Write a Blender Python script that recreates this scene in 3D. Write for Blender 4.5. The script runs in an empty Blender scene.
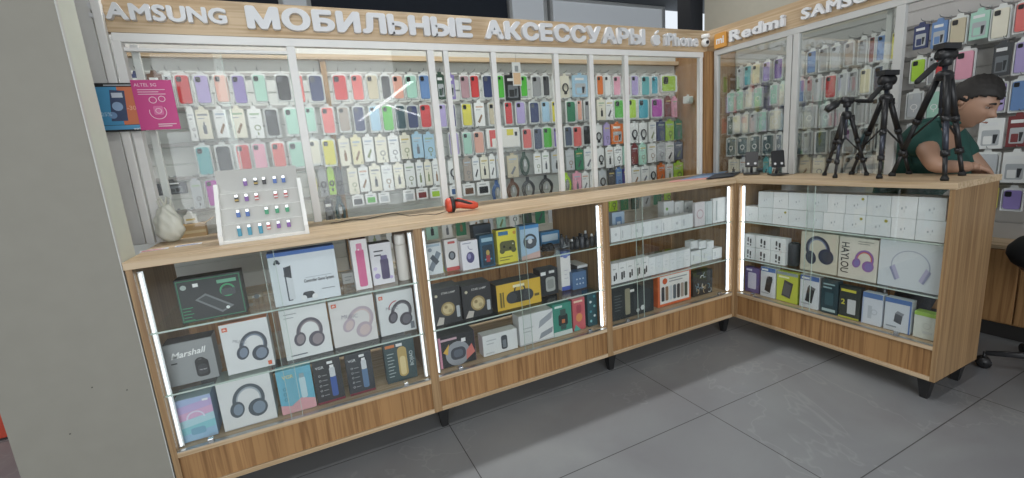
import bpy, bmesh, math, random
from mathutils import Vector, Matrix, Euler
random.seed(7)
PI = math.pi
scn = bpy.context.scene
COL = scn.collection

# ------------------------------------------------------------------ camera model
CAM = Vector((-2.2994, -1.7792, 1.1955)); YAW, PITCH, ROLL, FPX = 0.43727, -0.19018, -0.07813, 444.24
fwd = Vector((math.cos(PITCH)*math.sin(YAW), math.cos(PITCH)*math.cos(YAW), math.sin(PITCH)))
_rt = Vector((math.cos(YAW), -math.sin(YAW), 0)); _up = _rt.cross(fwd)
rt = _rt*math.cos(ROLL) + _up*math.sin(ROLL); up = -_rt*math.sin(ROLL) + _up*math.cos(ROLL)
def ray(x, y): return fwd + rt*((x-512)/FPX) + up*((239-y)/FPX)
def aty(x, y, Y): d = ray(x, y); return CAM + d*((Y-CAM.y)/d.y)
def atx(x, y, X): d = ray(x, y); return CAM + d*((X-CAM.x)/d.x)
def atz(x, y, Z): d = ray(x, y); return CAM + d*((Z-CAM.z)/d.z)
cd = bpy.data.cameras.new('camera'); co = bpy.data.objects.new('camera', cd); COL.objects.link(co)
co.matrix_world = Matrix((( rt.x, up.x, -fwd.x, CAM.x), (rt.y, up.y, -fwd.y, CAM.y), (rt.z, up.z, -fwd.z, CAM.z), (0,0,0,1)))
cd.sensor_width = 36; cd.lens = FPX*36/1024; cd.clip_start = 0.02
scn.camera = co

# ------------------------------------------------------------------ materials
def lin(c):
    c = c/255
    return c/12.92 if c <= .04045 else ((c+.055)/1.055)**2.4
def rgb(h):
    if isinstance(h, tuple): return h
    v = [int(h[i:i+2], 16) for i in (0, 2, 4)]; g = sum(v)/3
    v = [g+(x-g)*.90 for x in v]; v = [12+x*.955 for x in v]
    return tuple(lin(x) for x in v)+(1,)
    return tuple(lin(int(h[i:i+2], 16)) for i in (0, 2, 4)) + (1,)
_m = {}
def mat(h, rough=.5, metal=0., emit=0., spec=.5, noise=.06):
    k = (h, rough, metal, emit, spec, noise)
    if k in _m: return _m[k]
    m = bpy.data.materials.new('paint_'+str(len(_m))); m.use_nodes = True
    n = m.node_tree.nodes; l = m.node_tree.links; b = n['Principled BSDF']
    c = rgb(h)
    b.inputs['Base Color'].default_value = c
    b.inputs['Roughness'].default_value = rough; b.inputs['Metallic'].default_value = metal
    b.inputs['Specular IOR Level'].default_value = spec
    if emit:
        b.inputs['Emission Color'].default_value = c; b.inputs['Emission Strength'].default_value = emit
    elif noise:
        tc = n.new('ShaderNodeTexCoord'); t = n.new('ShaderNodeTexNoise'); t.inputs['Scale'].default_value = 14
        mx = n.new('ShaderNodeMix'); mx.data_type = 'RGBA'
        mx.inputs['A'].default_value = tuple(x*(1-noise) for x in c[:3])+(1,); mx.inputs['B'].default_value = tuple(min(1, x*(1+noise)) for x in c[:3])+(1,)
        l.new(tc.outputs['Object'], t.inputs['Vector']); l.new(t.outputs['Fac'], mx.inputs['Factor']); l.new(mx.outputs['Result'], b.inputs['Base Color'])
    _m[k] = m; return m
def ramp(n, stops):
    r = n.new('ShaderNodeValToRGB'); e = r.color_ramp.elements
    e[0].position, e[0].color = stops[0][0], stops[0][1]; e[1].position, e[1].color = stops[-1][0], stops[-1][1]
    for p, c in stops[1:-1]:
        q = e.new(p); q.color = c
    return r
def wood(name, axis, light='ab875b', dark='8b6844', rough=.45, board=None):
    m = bpy.data.materials.new(name); m.use_nodes = True; n = m.node_tree.nodes; l = m.node_tree.links; b = n['Principled BSDF']
    tc = n.new('ShaderNodeTexCoord'); mp = n.new('ShaderNodeMapping')
    s = [48, 48, 48]; s[axis] = 1.5; mp.inputs['Scale'].default_value = s
    l.new(tc.outputs['Object'], mp.inputs['Vector'])
    t = n.new('ShaderNodeTexNoise'); t.inputs['Scale'].default_value = 1.0; t.inputs['Detail'].default_value = 6; t.inputs['Distortion'].default_value = 1.2
    l.new(mp.outputs[0], t.inputs['Vector'])
    mid = tuple((a+b_)/2 for a, b_ in zip(rgb(light), rgb(dark)))
    r = ramp(n, [(.32, rgb(dark)), (.46, mid), (.56, rgb(light)), (.75, rgb(light))])
    l.new(t.outputs['Fac'], r.inputs[0])
    mp2 = n.new('ShaderNodeMapping'); s2 = [5, 5, 5]; s2[axis] = .35; mp2.inputs['Scale'].default_value = s2
    l.new(tc.outputs['Object'], mp2.inputs['Vector'])
    t2 = n.new('ShaderNodeTexNoise'); t2.inputs['Scale'].default_value = 1.6; t2.inputs['Detail'].default_value = 2
    l.new(mp2.outputs[0], t2.inputs['Vector'])
    r2 = ramp(n, [(.35, (.88, .88, .88, 1)), (.65, (1.06, 1.06, 1.06, 1))]); l.new(t2.outputs['Fac'], r2.inputs[0])
    mx = n.new('ShaderNodeMix'); mx.data_type = 'RGBA'; mx.blend_type = 'MULTIPLY'; mx.inputs['Factor'].default_value = 1
    l.new(r.outputs[0], mx.inputs['A']); l.new(r2.outputs[0], mx.inputs['B']); l.new(mx.outputs['Result'], b.inputs['Base Color'])
    b.inputs['Roughness'].default_value = rough; b.inputs['Specular IOR Level'].default_value = .35
    return m
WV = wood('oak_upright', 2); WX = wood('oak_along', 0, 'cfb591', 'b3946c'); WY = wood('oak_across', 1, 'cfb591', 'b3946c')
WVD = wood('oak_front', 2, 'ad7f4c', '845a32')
def glass(name, tint=(.97, .985, .98, 1), rough=.0, refl=1.0):
    m = bpy.data.materials.new(name); m.use_nodes = True; n = m.node_tree.nodes; l = m.node_tree.links; n.clear()
    o = n.new('ShaderNodeOutputMaterial'); mx = n.new('ShaderNodeMixShader'); t = n.new('ShaderNodeBsdfTransparent'); g = n.new('ShaderNodeBsdfGlossy')
    ge = n.new('ShaderNodeNewGeometry'); dt = n.new('ShaderNodeVectorMath'); dt.operation = 'DOT_PRODUCT'
    l.new(ge.outputs['Normal'], dt.inputs[0]); l.new(ge.outputs['Incoming'], dt.inputs[1])
    ab = n.new('ShaderNodeMath'); ab.operation = 'ABSOLUTE'; l.new(dt.outputs['Value'], ab.inputs[0])
    om = n.new('ShaderNodeMath'); om.operation = 'SUBTRACT'; om.inputs[0].default_value = 1; l.new(ab.outputs[0], om.inputs[1])
    pw = n.new('ShaderNodeMath'); pw.operation = 'POWER'; pw.inputs[1].default_value = 5; l.new(om.outputs[0], pw.inputs[0])
    f = n.new('ShaderNodeMath'); f.operation = 'MULTIPLY_ADD'; f.inputs[1].default_value = .96; f.inputs[2].default_value = .04; l.new(pw.outputs[0], f.inputs[0])
    tc = n.new('ShaderNodeTexCoord'); ns = n.new('ShaderNodeTexNoise'); ns.inputs['Scale'].default_value = 3; ns.inputs['Detail'].default_value = 3
    l.new(tc.outputs['Object'], ns.inputs['Vector'])
    ml = n.new('ShaderNodeMath'); ml.operation = 'MULTIPLY'; ml.inputs[1].default_value = refl
    l.new(f.outputs[0], ml.inputs[0])
    t.inputs[0].default_value = tint; g.inputs['Roughness'].default_value = rough; g.inputs['Color'].default_value = (1, 1, 1, 1)
    l.new(ml.outputs[0], mx.inputs[0]); l.new(t.outputs[0], mx.inputs[1]); l.new(g.outputs[0], mx.inputs[2]); l.new(mx.outputs[0], o.inputs[0])
    return m
GL = glass('clear_glass', (.985, .995, .99, 1), 0, .8); GS = glass('shelf_glass', (.93, .975, .955, 1), .02, .8); GP = glass('partition_glass', (.975, .99, .985, 1), 0, .55); GPB = glass('partition_glass_mirroring', (.96, .98, .97, 1), 0, 3.0)
CLEAR = glass('clear_plastic', (.93, .95, .95, 1), .12, 1.2)
def floor_mat():
    m = bpy.data.materials.new('grey_marble_tile'); m.use_nodes = True; n = m.node_tree.nodes; l = m.node_tree.links; b = n['Principled BSDF']
    tc = n.new('ShaderNodeTexCoord'); mp = n.new('ShaderNodeMapping'); mp.inputs['Location'].default_value = (.81+10.3, .51+10.8, 0)
    l.new(tc.outputs['Object'], mp.inputs['Vector'])
    br = n.new('ShaderNodeTexBrick'); br.offset = 0; br.inputs['Scale'].default_value = 1; br.inputs['Brick Width'].default_value = 1.03
    br.inputs['Row Height'].default_value = .54; br.inputs['Mortar Size'].default_value = .0022; br.inputs['Mortar Smooth'].default_value = .2
    l.new(mp.outputs[0], br.inputs['Vector'])
    t = n.new('ShaderNodeTexNoise'); t.inputs['Scale'].default_value = 1.5; t.inputs['Detail'].default_value = 7; t.inputs['Distortion'].default_value = .8
    l.new(tc.outputs['Object'], t.inputs['Vector'])
    r = ramp(n, [(.3, rgb('7b7c80')), (.5, rgb('84878a')), (.7, rgb('8f9294'))]); l.new(t.outputs['Fac'], r.inputs[0])
    v = n.new('ShaderNodeTexNoise'); v.inputs['Scale'].default_value = 1.1; v.inputs['Detail'].default_value = 5; v.inputs['Distortion'].default_value = .5; v.inputs['Roughness'].default_value=.6
    l.new(tc.outputs['Object'], v.inputs['Vector'])
    vr = ramp(n, [(.494, (0, 0, 0, 1)), (.5, (1, 1, 1, 1)), (.506, (0, 0, 0, 1))]); l.new(v.outputs['Fac'], vr.inputs[0])
    ml = n.new('ShaderNodeMath'); ml.operation = 'MULTIPLY'; ml.inputs[1].default_value = .14; l.new(vr.outputs[0], ml.inputs[0])
    mx = n.new('ShaderNodeMix'); mx.data_type = 'RGBA'; mx.inputs['B'].default_value = rgb('bfc1c1')
    l.new(ml.outputs[0], mx.inputs['Factor']); l.new(r.outputs[0], mx.inputs['A'])
    m2 = n.new('ShaderNodeMix'); m2.data_type = 'RGBA'; m2.inputs['B'].default_value = rgb('3c3c3e')
    l.new(br.outputs['Fac'], m2.inputs['Factor']); l.new(mx.outputs['Result'], m2.inputs['A']); l.new(m2.outputs['Result'], b.inputs['Base Color'])
    b.inputs['Roughness'].default_value = .38; b.inputs['Specular IOR Level'].default_value = .4
    return m

# ------------------------------------------------------------------ mesh helpers
class MB:
    def __init__(s): s.v = []; s.f = []; s.mi = []; s.mats = []; s.sm = []
    def m(s, mt):
        if mt not in s.mats: s.mats.append(mt)
        return s.mats.index(mt)
    def add(s, vs, fs, mt, smooth=False):
        o = len(s.v); s.v += [tuple(v) for v in vs]; i = s.m(mt)
        for f in fs: s.f.append(tuple(o+k for k in f)); s.mi.append(i); s.sm.append(smooth)
    def box(s, a, b, mt, bev=0.):
        x0, y0, z0 = a; x1, y1, z1 = b
        if bev <= 0:
            s.add([(x0,y0,z0),(x1,y0,z0),(x1,y1,z0),(x0,y1,z0),(x0,y0,z1),(x1,y0,z1),(x1,y1,z1),(x0,y1,z1)],
                  [(0,3,2,1),(4,5,6,7),(0,1,5,4),(1,2,6,5),(2,3,7,6),(3,0,4,7)], mt)
        else:
            bm = bmesh.new(); bmesh.ops.create_cube(bm, size=1)
            for v in bm.verts: v.co = Vector(((x0+x1)/2+v.co.x*(x1-x0), (y0+y1)/2+v.co.y*(y1-y0), (z0+z1)/2+v.co.z*(z1-z0)))
            bmesh.ops.bevel(bm, geom=list(bm.edges), offset=bev, segments=2, affect='EDGES', profile=.6)
            bm.verts.index_update(); s.add([v.co for v in bm.verts], [[v.index for v in f.verts] for f in bm.faces], mt); bm.free()
    def prism(s, pts, y0, y1, mt, smooth=False):
        # pts (x,z) counter-clockwise seen from -y; solid between y0 (front) and y1
        n = len(pts)
        s.add([(x, y0, z) for x, z in pts]+[(x, y1, z) for x, z in pts], [tuple(range(n)), tuple(range(2*n-1, n-1, -1))], mt)
        s.add([(x, y0, z) for x, z in pts]+[(x, y1, z) for x, z in pts], [(i, i+n, (i+1) % n+n, (i+1) % n) for i in range(n)], mt, smooth)
    def flat(s, pts, y, mt): s.add([(x, y, z) for x, z in pts], [tuple(range(len(pts)))], mt)
    def strip(s, pa, pb, y, mt):
        n = len(pa); s.add([(x, y, z) for x, z in pa]+[(x, y, z) for x, z in pb], [(i, i+1, n+i+1, n+i) for i in range(n-1)], mt)
    def tube(s, path, r, mt, seg=8, cap=True):
        path = [Vector(p) for p in path]; rs = r if isinstance(r, (list, tuple)) else [r]*len(path)
        vs = []; prev = None
        for i, p in enumerate(path):
            t = (path[min(i+1, len(path)-1)]-path[max(i-1, 0)]).normalized()
            if prev is None:
                a = Vector((0, 0, 1)) if abs(t.z) < .9 else Vector((1, 0, 0)); u = t.cross(a).normalized()
            else:
                u = (prev - t*prev.dot(t)).normalized()
            prev = u; w = t.cross(u)
            for k in range(seg):
                an = 2*PI*k/seg; vs.append(p+(u*math.cos(an)+w*math.sin(an))*rs[i])
        fs = [(i*seg+k, i*seg+(k+1) % seg, (i+1)*seg+(k+1) % seg, (i+1)*seg+k) for i in range(len(path)-1) for k in range(seg)]
        if cap: fs += [tuple(range(seg-1, -1, -1)), tuple((len(path)-1)*seg+k for k in range(seg))]
        s.add(vs, fs, mt, True)
    def lathe(s, prof, mt, c=(0, 0, 0), seg=24, sx=1, sy=1):
        vs = []; 
        for r, z in prof:
            for k in range(seg):
                a = 2*PI*k/seg; vs.append((c[0]+r*math.cos(a)*sx, c[1]+r*math.sin(a)*sy, c[2]+z))
        n = len(prof)
        fs = [(i*seg+k, i*seg+(k+1) % seg, (i+1)*seg+(k+1) % seg, (i+1)*seg+k) for i in range(n-1) for k in range(seg)]
        fs += [tuple(range(seg-1, -1, -1)), tuple((n-1)*seg+k for k in range(seg))]
        s.add(vs, fs, mt, True)
    def build(s, name, parent=None, loc=None, rz=0.):
        me = bpy.data.meshes.new(name); me.from_pydata(s.v, [], s.f)
        for mt in s.mats: me.materials.append(mt)
        me.polygons.foreach_set('material_index', s.mi); me.polygons.foreach_set('use_smooth', s.sm)
        me.update()
        o = bpy.data.objects.new(name, me); COL.objects.link(o)
        if parent: o.parent = parent
        if loc is not None: o.location = loc
        if rz: o.rotation_euler.z = rz
        return o
def empty(name, loc=(0, 0, 0), rz=0.):
    o = bpy.data.objects.new(name, None); o.empty_display_size = .05; COL.objects.link(o); o.location = loc; o.rotation_euler.z = rz; return o
def tag(o, label, cat, group=None):
    o['label'] = label; o['category'] = cat
    if group: o['group'] = group
    return o
def struct(o): o['kind'] = 'structure'; return o
def circ(cx, cz, rx, rz=None, n=20, a0=0, a1=2*PI):
    rz = rx if rz is None else rz
    full = abs(a1-a0-2*PI) < 1e-6
    return [(cx+rx*math.cos(a0+(a1-a0)*i/(n if full else n-1)), cz+rz*math.sin(a0+(a1-a0)*i/(n if full else n-1))) for i in range(n)]
def rrect(x0, z0, x1, z1, r, n=4):
    out = []
    for cx, cz, a in ((x1-r, z0+r, -PI/2), (x1-r, z1-r, 0), (x0+r, z1-r, PI/2), (x0+r, z0+r, PI)):
        out += [(cx+r*math.cos(a+PI/2*i/n), cz+r*math.sin(a+PI/2*i/n)) for i in range(n+1)]
    return out
def text_geo(body, size, extrude=0., offset=0., shear=0., spacing=1., align='CENTER', ay='CENTER'):
    c = bpy.data.curves.new('t', 'FONT'); c.body = body; c.size = size; c.extrude = extrude; c.offset = offset; c.shear = shear
    c.space_character = spacing; c.align_x = align; c.align_y = 'TOP_BASELINE' if ay == 'BASE' else ay; c.resolution_u = 3
    o = bpy.data.objects.new('t', c); COL.objects.link(o); bpy.context.view_layer.update()
    dg = bpy.context.evaluated_depsgraph_get(); me = bpy.data.meshes.new_from_object(o.evaluated_get(dg))
    vs = [v.co.copy() for v in me.vertices]; fs = [tuple(p.vertices) for p in me.polygons]
    bpy.data.objects.remove(o); bpy.data.curves.remove(c); bpy.data.meshes.remove(me)
    return vs, fs

# ------------------------------------------------------------------ room shell
WHITE = mat('e9eae8', .4); ALU = mat('dcdddb', .35); GREYW = mat('c9cac6', .6)
b = MB(); b.box((-7, -18, -.05), (13, 5, 0), floor_mat()); struct(b.build('floor'))
BEIGE = mat('a8a596', .75); NAVY = mat('2b3340', .7)
b = MB(); b.box((-7, 4.6, 0), (4, 4.7, 3.5), NAVY); struct(b.build('wall_back'))
b = MB(); b.box((1.22, -3.2, 0), (1.34, 1.30, 3.5), BEIGE); struct(b.build('wall_right'))
b = MB(); b.box((-7.1, -5, 0), (-7, 4.7, 3.5), BEIGE); struct(b.build('wall_left'))
b = MB(); b.box((-7, -18, 3.5), (13, 4.7, 3.6), mat('565b60', .8)); struct(b.build('ceiling'))
# bright windows in the far wall
for i, (x0, x1, z0, z1) in enumerate(((-2.12, -1.86, 2.6, 3.45), (.95, 1.5, 2.4, 3.45), (-.75+.2, .3, 3.38, 3.46), (1.65, 3.9, 3.02, 3.46))):
    if i == 2: continue
    b = MB(); b.box((x0, 4.56, z0), (x1, 4.6, z1), mat('b9c0c6', .3, emit=.35)); w = struct(b.build('window_%d' % (i+1 if i < 2 else 3)))
    f = MB(); t = .05
    f.box((x0-t, 4.53, z0-t), (x0, 4.6, z1+t), ALU); f.box((x1, 4.53, z0-t), (x1+t, 4.6, z1+t), ALU); f.box((x0, 4.53, z1), (x1, 4.6, z1+t), ALU); f.box((x0, 4.53, z0-t), (x1, 4.6, z0), ALU)
    f.build('window_frame', w)
b = MB(); b.box((1.265, 1.50, 0), (1.425, 1.66, 3.5), mat('1d2026', .6)); struct(b.build('trim_steel_column'))
# pilaster at the end of the counter
b = MB(); b.box((-3.20, 0, 0), (-2.838, .15, 3.5), mat('8c897e', .7)); p = struct(b.build('wall_pilaster'))
b = MB(); b.box((-2.838, -.004, 0), (-2.8350, .012, 3.5), mat('b9bbb6', .4)); b.build('corner_trim', p)
b = MB(); b.box((-2.838, .013, 0), (-2.8365, .148, 3.5), mat('bfc5b8', .5)); b.build('lightened_side_face', p)  # pilaster's own side face, its brighter light put into a paler colour
for hx, hy in ((92, 387.5), (127, 390), (70, 434)):
    q = aty(hx, hy, -.001); b = MB(); b.prism(circ(q.x, q.z, .0022, n=10), -.0012, 0, mat('403c36')); b.build('screw_hole', p)

# slat wall panels
def slatwall(name, L, z0, z1, m, loc, rz, face=GREYW):
    b = MB(); pts = []; pitch = .095; z = z0
    prof = [(0, z0)]
    while z+pitch < z1:
        z += pitch; prof += [(0, z-.009), (.007, z-.006), (.007, z), (0, z+.001)]
    prof.append((0, z1)); n = len(prof)
    vs = [(0, y, zz) for y, zz in prof]+[(L, y, zz) for y, zz in prof]
    b.add(vs, [(i, n+i, n+i+1, i+1) for i in range(n-1)], face)
    b.box((0, .008, z0), (L, .02, z1), face)
    return struct(b.build(name, None, loc, rz))
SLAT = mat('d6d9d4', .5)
slatwall('wall_slat_panel_west', 1.33, .52, 1.84, None, (-3.4, 1.30, 0), 0, SLAT)
slatwall('wall_slat_panel_middle', 2.88, .52, 1.84, None, (-2.03, 1.30, 0), 0, SLAT)
slatwall('wall_slat_panel_east', 1.10, .52, 1.88, None, (1.20, .94, 0), -PI/2, mat('a6a8a5', .55)); slatwall('wall_slat_panel_south_east', 2.4, .52, 2.35, None, (1.20, -.16, 0), -PI/2, mat('b5b3b0', .55))  # dimness of the side wall put into greyer slat colours
b = MB(); b.box((-3.02, 1.26, 1.84), (.86, 1.33, 1.87), WX); b.box((-3.02, 1.295, 1.87), (.86, 1.33, 1.97), mat('c8c9c4', .6)); struct(b.build('trim_slatwall_cap'))
for x in (-3.43, -2.06): b = MB(); b.box((x-.004, 1.27, .0), (x+.028, 1.325, 1.84), WV); struct(b.build('trim_slatwall_post'))
b = MB(); b.box((.86, .96, 0), (1.2, 1.34, 1.97), WVD); struct(b.build('trim_corner_pillar'))
b = MB(); b.box((-3.4, 1.325, 0), (1.22, 1.36, 1.97), GREYW); struct(b.build('wall_behind_slats'))

RAIL = mat('aaa7a2', .4, .2)
for zz in (1.750, 1.566, 1.376, 1.194, 1.010, .82):
    b = MB(); b.box((-2.99, 1.288, zz-.004), (.855, 1.2995, zz+.016), RAIL, .001); struct(b.build('trim_hook_rail'))
    b = MB(); b.box((1.188, -2.4, zz-.004), (1.1995, .93, zz+.016), mat('7e7c7a', .4, .2), .001); struct(b.build('trim_hook_rail'))
# base cabinets beneath the slat walls
def base_run(name, x0, x1, y, rz, label, loc):
    root = empty(name, loc, rz); tag(root, label, 'cabinet')
    L = x1
    b = MB(); b.box((0, .012, .09), (L, .2, .50), WVD); b.build('body', root)
    b = MB(); b.box((-.005, -.005, .50), (L+.005, .2, .52), WX if rz == 0 else WX); b.build('top_board', root)
    b = MB(); b.box((0, .04, 0), (L, .19, .09), mat('2c2a28', .6)); b.build('plinth', root)
    n = max(2, round(L/.6)); w = L/n
    for i in range(n):
        b = MB(); b.box((i*w+.004, -.006, .10), ((i+1)*w-.004, .012, .495), WVD, .002); d = b.build('door', root)
        b = MB(); b.box(((i+.5)*w-.05, -.022, .455), ((i+.5)*w+.05, -.014, .465), mat('9a9a98', .3, .9)); 
        b.box(((i+.5)*w-.05, -.022, .455), ((i+.5)*w-.043, -.006, .465), mat('9a9a98', .3, .9)); b.box(((i+.5)*w+.043, -.022, .455), ((i+.5)*w+.05, -.006, .465), mat('9a9a98', .3, .9)); b.build('handle', d)
    return root
base_run('base_cabinet', 0, 3.85, 0, 0, 'long low wooden cabinet under the back slat wall behind the glass counters', (-3.0, 1.10, 0))
base_run('base_cabinet', 0, 3.3, 0, -PI/2, 'low wooden cabinet under the side slat wall, behind the seated man and the stool', (1.0, .75, 0))

# ------------------------------------------------------------------ display counters
LEGM = mat('1b1b1c', .45); LED = mat('f4f8ff', .5, emit=3.8, noise=0); EDGE = mat('b9ccc2', .2, noise=0)
Z0, ZB, ZT = .1035, .262, .924
def clip(parent, x, z):
    b = MB(); b.box((x-.009, -.006, z-.009), (x+.009, .012, z+.009), mat('c8cacb', .2, .9), .002); b.build('glass_clip', parent)
LED_SOFT = mat('eef3f6', .5, emit=1.1, noise=0)
def counter(label, W, D, loc, rz, leds, legs, seam, sidewood=(1, 1), back=False):
    root = empty('display_counter', loc, rz); tag(root, label, 'display counter', None)
    t = .018
    for i, x in enumerate((0, W-t)):
        b = MB(); b.box((x, 0, Z0), (x+t, D, ZT), WV); b.build('side_panel', root)
    b = MB(); b.box((t, 0, Z0), (W-t, D, Z0+.018), WX); b.build('bottom_board', root)
    b = MB(); b.box((t, 0, ZB-.018), (W-t, D, ZB), WX); b.build('deck_board', root)
    b = MB(); b.box((t, .008, Z0+.018), (W-t, .024, ZB-.018), WVD); b.build('base_front', root)
    b = MB(); b.box((t, D-.02, Z0+.018), (W-t, D-.004, ZB-.018), WV); b.build('base_back', root)
    if back:
        b = MB(); b.box((t, D-.02, ZB), (W-t, D-.006, ZT), mat('5e5a55', .6)); b.build('back_board', root)
    for z in (.473, .700):
        b = MB(); b.box((t+.002, .016, z-.006), (W-t-.002, D-.03, z), GS); s = b.build('glass_shelf', root)
        b = MB(); b.box((t+.002, .0145, z-.006), (W-t-.002, .016, z), EDGE); b.build('polished_edge', s)
        for x in (t+.006, W-t-.006):
            b = MB(); b.tube([(x-.006, .05, z-.010), (x+.006, .05, z-.010)], .004, mat('bfc2c2', .2, .9)); b.build('shelf_peg', s)
    b = MB(); b.box((t+.001, .004, ZB+.002), (seam+.02, .0075, ZT-.002), GL); g = b.build('glass_pane', root)
    b = MB(); b.box((seam+.019, .004, ZB+.002), (seam+.0205, .0076, ZT-.002), EDGE); b.build('polished_edge', g)
    b = MB(); b.box((seam-.02, .0095, ZB+.002), (W-t-.001, .013, ZT-.002), GL); g = b.build('glass_pane', root)
    b = MB(); b.box((seam-.0205, .0094, ZB+.002), (seam-.019, .0131, ZT-.002), EDGE); b.build('polished_edge', g)
    b = MB(); b.box((t, 0, ZB), (W-t, .016, ZB+.003), mat('a8a9a6', .3, .8)); b.build('glass_track', root)
    for k in leds:
        x = t+.006 if k in 'Ll' else W-t-.014
        b = MB(); b.box((x+.0015, .022, ZB+.01), (x+.0065, .0295, ZT-.02), LED_SOFT if k in 'lr' else LED); l = b.build('led_strip', root)
        b = MB(); b.box((x-.004, .030, ZB+.005), (x+.012, .036, ZT-.015), mat('d6d9da', .3, .5)); b.build('led_channel', l)
    for (x, y) in legs:
        b = MB(); s0, s1 = .026, .013
        b.add([(x-s0, y-s0, Z0), (x+s0, y-s0, Z0), (x+s0, y+s0, Z0), (x-s0, y+s0, Z0), (x-s1, y-s1, 0), (x+s1, y-s1, 0), (x+s1, y+s1, 0), (x-s1, y+s1, 0)],
              [(0,1,2,3),(7,6,5,4),(0,4,5,1),(1,5,6,2),(2,6,7,3),(3,7,4,0)], LEGM)
        b.box((x-.045, y-.045, Z0-.005), (x+.045, y+.045, Z0-.0003), LEGM); b.build('leg', root)
    return root
U = .9437
c1 = counter('first glass counter beside the grey pilaster, filled with headphone and hair trimmer boxes', U, .49, (-2.832, 0, 0), 0, 'lr', [(.05, .05), (.05, .43), (U-.05, .43)], .40)
c2 = counter('middle glass counter of the long run, with yellow gamepad and black lamp boxes', U, .49, (-2.832+U, 0, 0), 0, 'lR', [(.03, .05), (.05, .43), (U-.05, .43)], .47)
c3 = counter('glass counter in the inner corner, with earbud boxes and an orange box', U, .49, (-2.832+2*U, 0, 0), 0, 'R', [(.03, .05), (.05, .43), (U-.05, .43), (U-.03, .05)], .22)
c4 = counter('short return glass counter standing under the black tripods and the seated man', .967, .385, (0, 0, 0), -PI/2, 'L', [(.05, .33), (.967-.045, .05), (.967-.045, .33)], .42)
for c in (c1, c2, c3, c4):
    clip(c, .12, ZB+.012); clip(c, .82, ZB+.012)
b = MB(); b.box((-2.834, -.004, ZT+.0005), (-.0005, .50, .95), WX, .0015); tag(b.build('worktop'), 'long light oak worktop lying over the three counters of the long run', 'worktop')
b = MB(); b.box((0, -.004, ZT+.0005), (1.472, .39, .95), WX, .0015); tag(b.build('worktop', None, (0, .50, 0), -PI/2), 'short light oak worktop carrying the black tripods and phone stands', 'worktop')

# ------------------------------------------------------------------ partition above the counters
PY, PX = .478, .318
root = empty('glass_partition', (0, PY, 0)); tag(root, 'long white framed glass partition standing on the long counter under the main lettering', 'partition')
for x, w in ((-2.235, .034), (-1.613, .034), (-1.535, .026), (-1.275, .028), (-.891, .030), (-.652, .028), (-.394, .030), (.238, .026)):
    b = MB(); b.box((x-w/2, -.015, .951), (x+w/2, .013, 1.722), WHITE, .003); b.build('post', root)
b = MB(); b.box((-2.84, -.015, 1.722), (.27, .015, 1.755), WHITE, .003); b.build('top_rail', root)
b = MB(); b.box((-2.84, -.012, 1.690), (-2.25, .012, 1.703), WHITE, .002); b.build('inner_rail', root)
b = MB(); b.box((-2.84, -.035, .951), (-2.812, .015, 1.722), WHITE, .003); b.build('end_post', root)
b = MB(); b.box((-2.872, -.050, .951), (-2.845, -.020, 3.4), WHITE, .003); b.build('end_post', root)
b = MB(); b.box((-2.80, .02, .951), (-2.775, .04, 1.722), ALU, .003); b.build('end_post', root)
b = MB(); b.box((-2.925, -.03, .951), (-2.880, .01, 3.4), ALU, .003); b.build('end_post', root)
xs = [-2.80, -2.235, -1.613, -1.275, -.891, -.652, -.394, .238]
for i in range(len(xs)-1):
    if i == 0:
        for x0, x1, yy in ((-2.80, -2.50, .006), (-2.53, -2.252, -.006)):
            b = MB(); b.box((x0, yy, .953), (x1, yy+.004, 1.69), GP); g = b.build('glass_pane', root)
            b = MB(); b.box((x1-.002, yy-.0005, .953), (x1, yy+.0045, 1.69), EDGE); b.build('polished_edge', g)
        continue
    b = MB(); b.box((xs[i]+.017, -.002, .953), (xs[i+1]-.016, .002, 1.722), GP); b.build('glass_pane', root)
root = empty('glass_partition', (PX, 0, 0), -PI/2); tag(root, 'short white framed glass partition on the return counter behind the phone stands', 'partition')
PST = mat('bfc1bf', .4)
for x, w in ((-.405, .028), (.085, .032), (.122, .032), (.600, .036)):
    b = MB(); b.box((x-w/2, -.015, .951), (x+w/2, .013, 1.722), PST, .003); b.build('post', root)
b = MB(); b.box((-.42, -.015, 1.722), (.9, .015, 1.755), PST, .003); b.build('top_rail', root)
b = MB(); b.box((.600-.07, .016, .951), (.600-.045, .03, 1.75), ALU, .003); b.build('post', root)
for x0, x1 in ((-.390, .069), (.138, .582)):
    b = MB(); b.box((x0, -.002, .953), (x1, .002, 1.722), GPB); b.build('glass_pane', root)
b = MB(); b.box((.255, .435, .951), (.335, .49, 1.755), WVD); tag(b.build('corner_post'), 'narrow oak post in the corner between the two white glass partitions', 'post')

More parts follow.
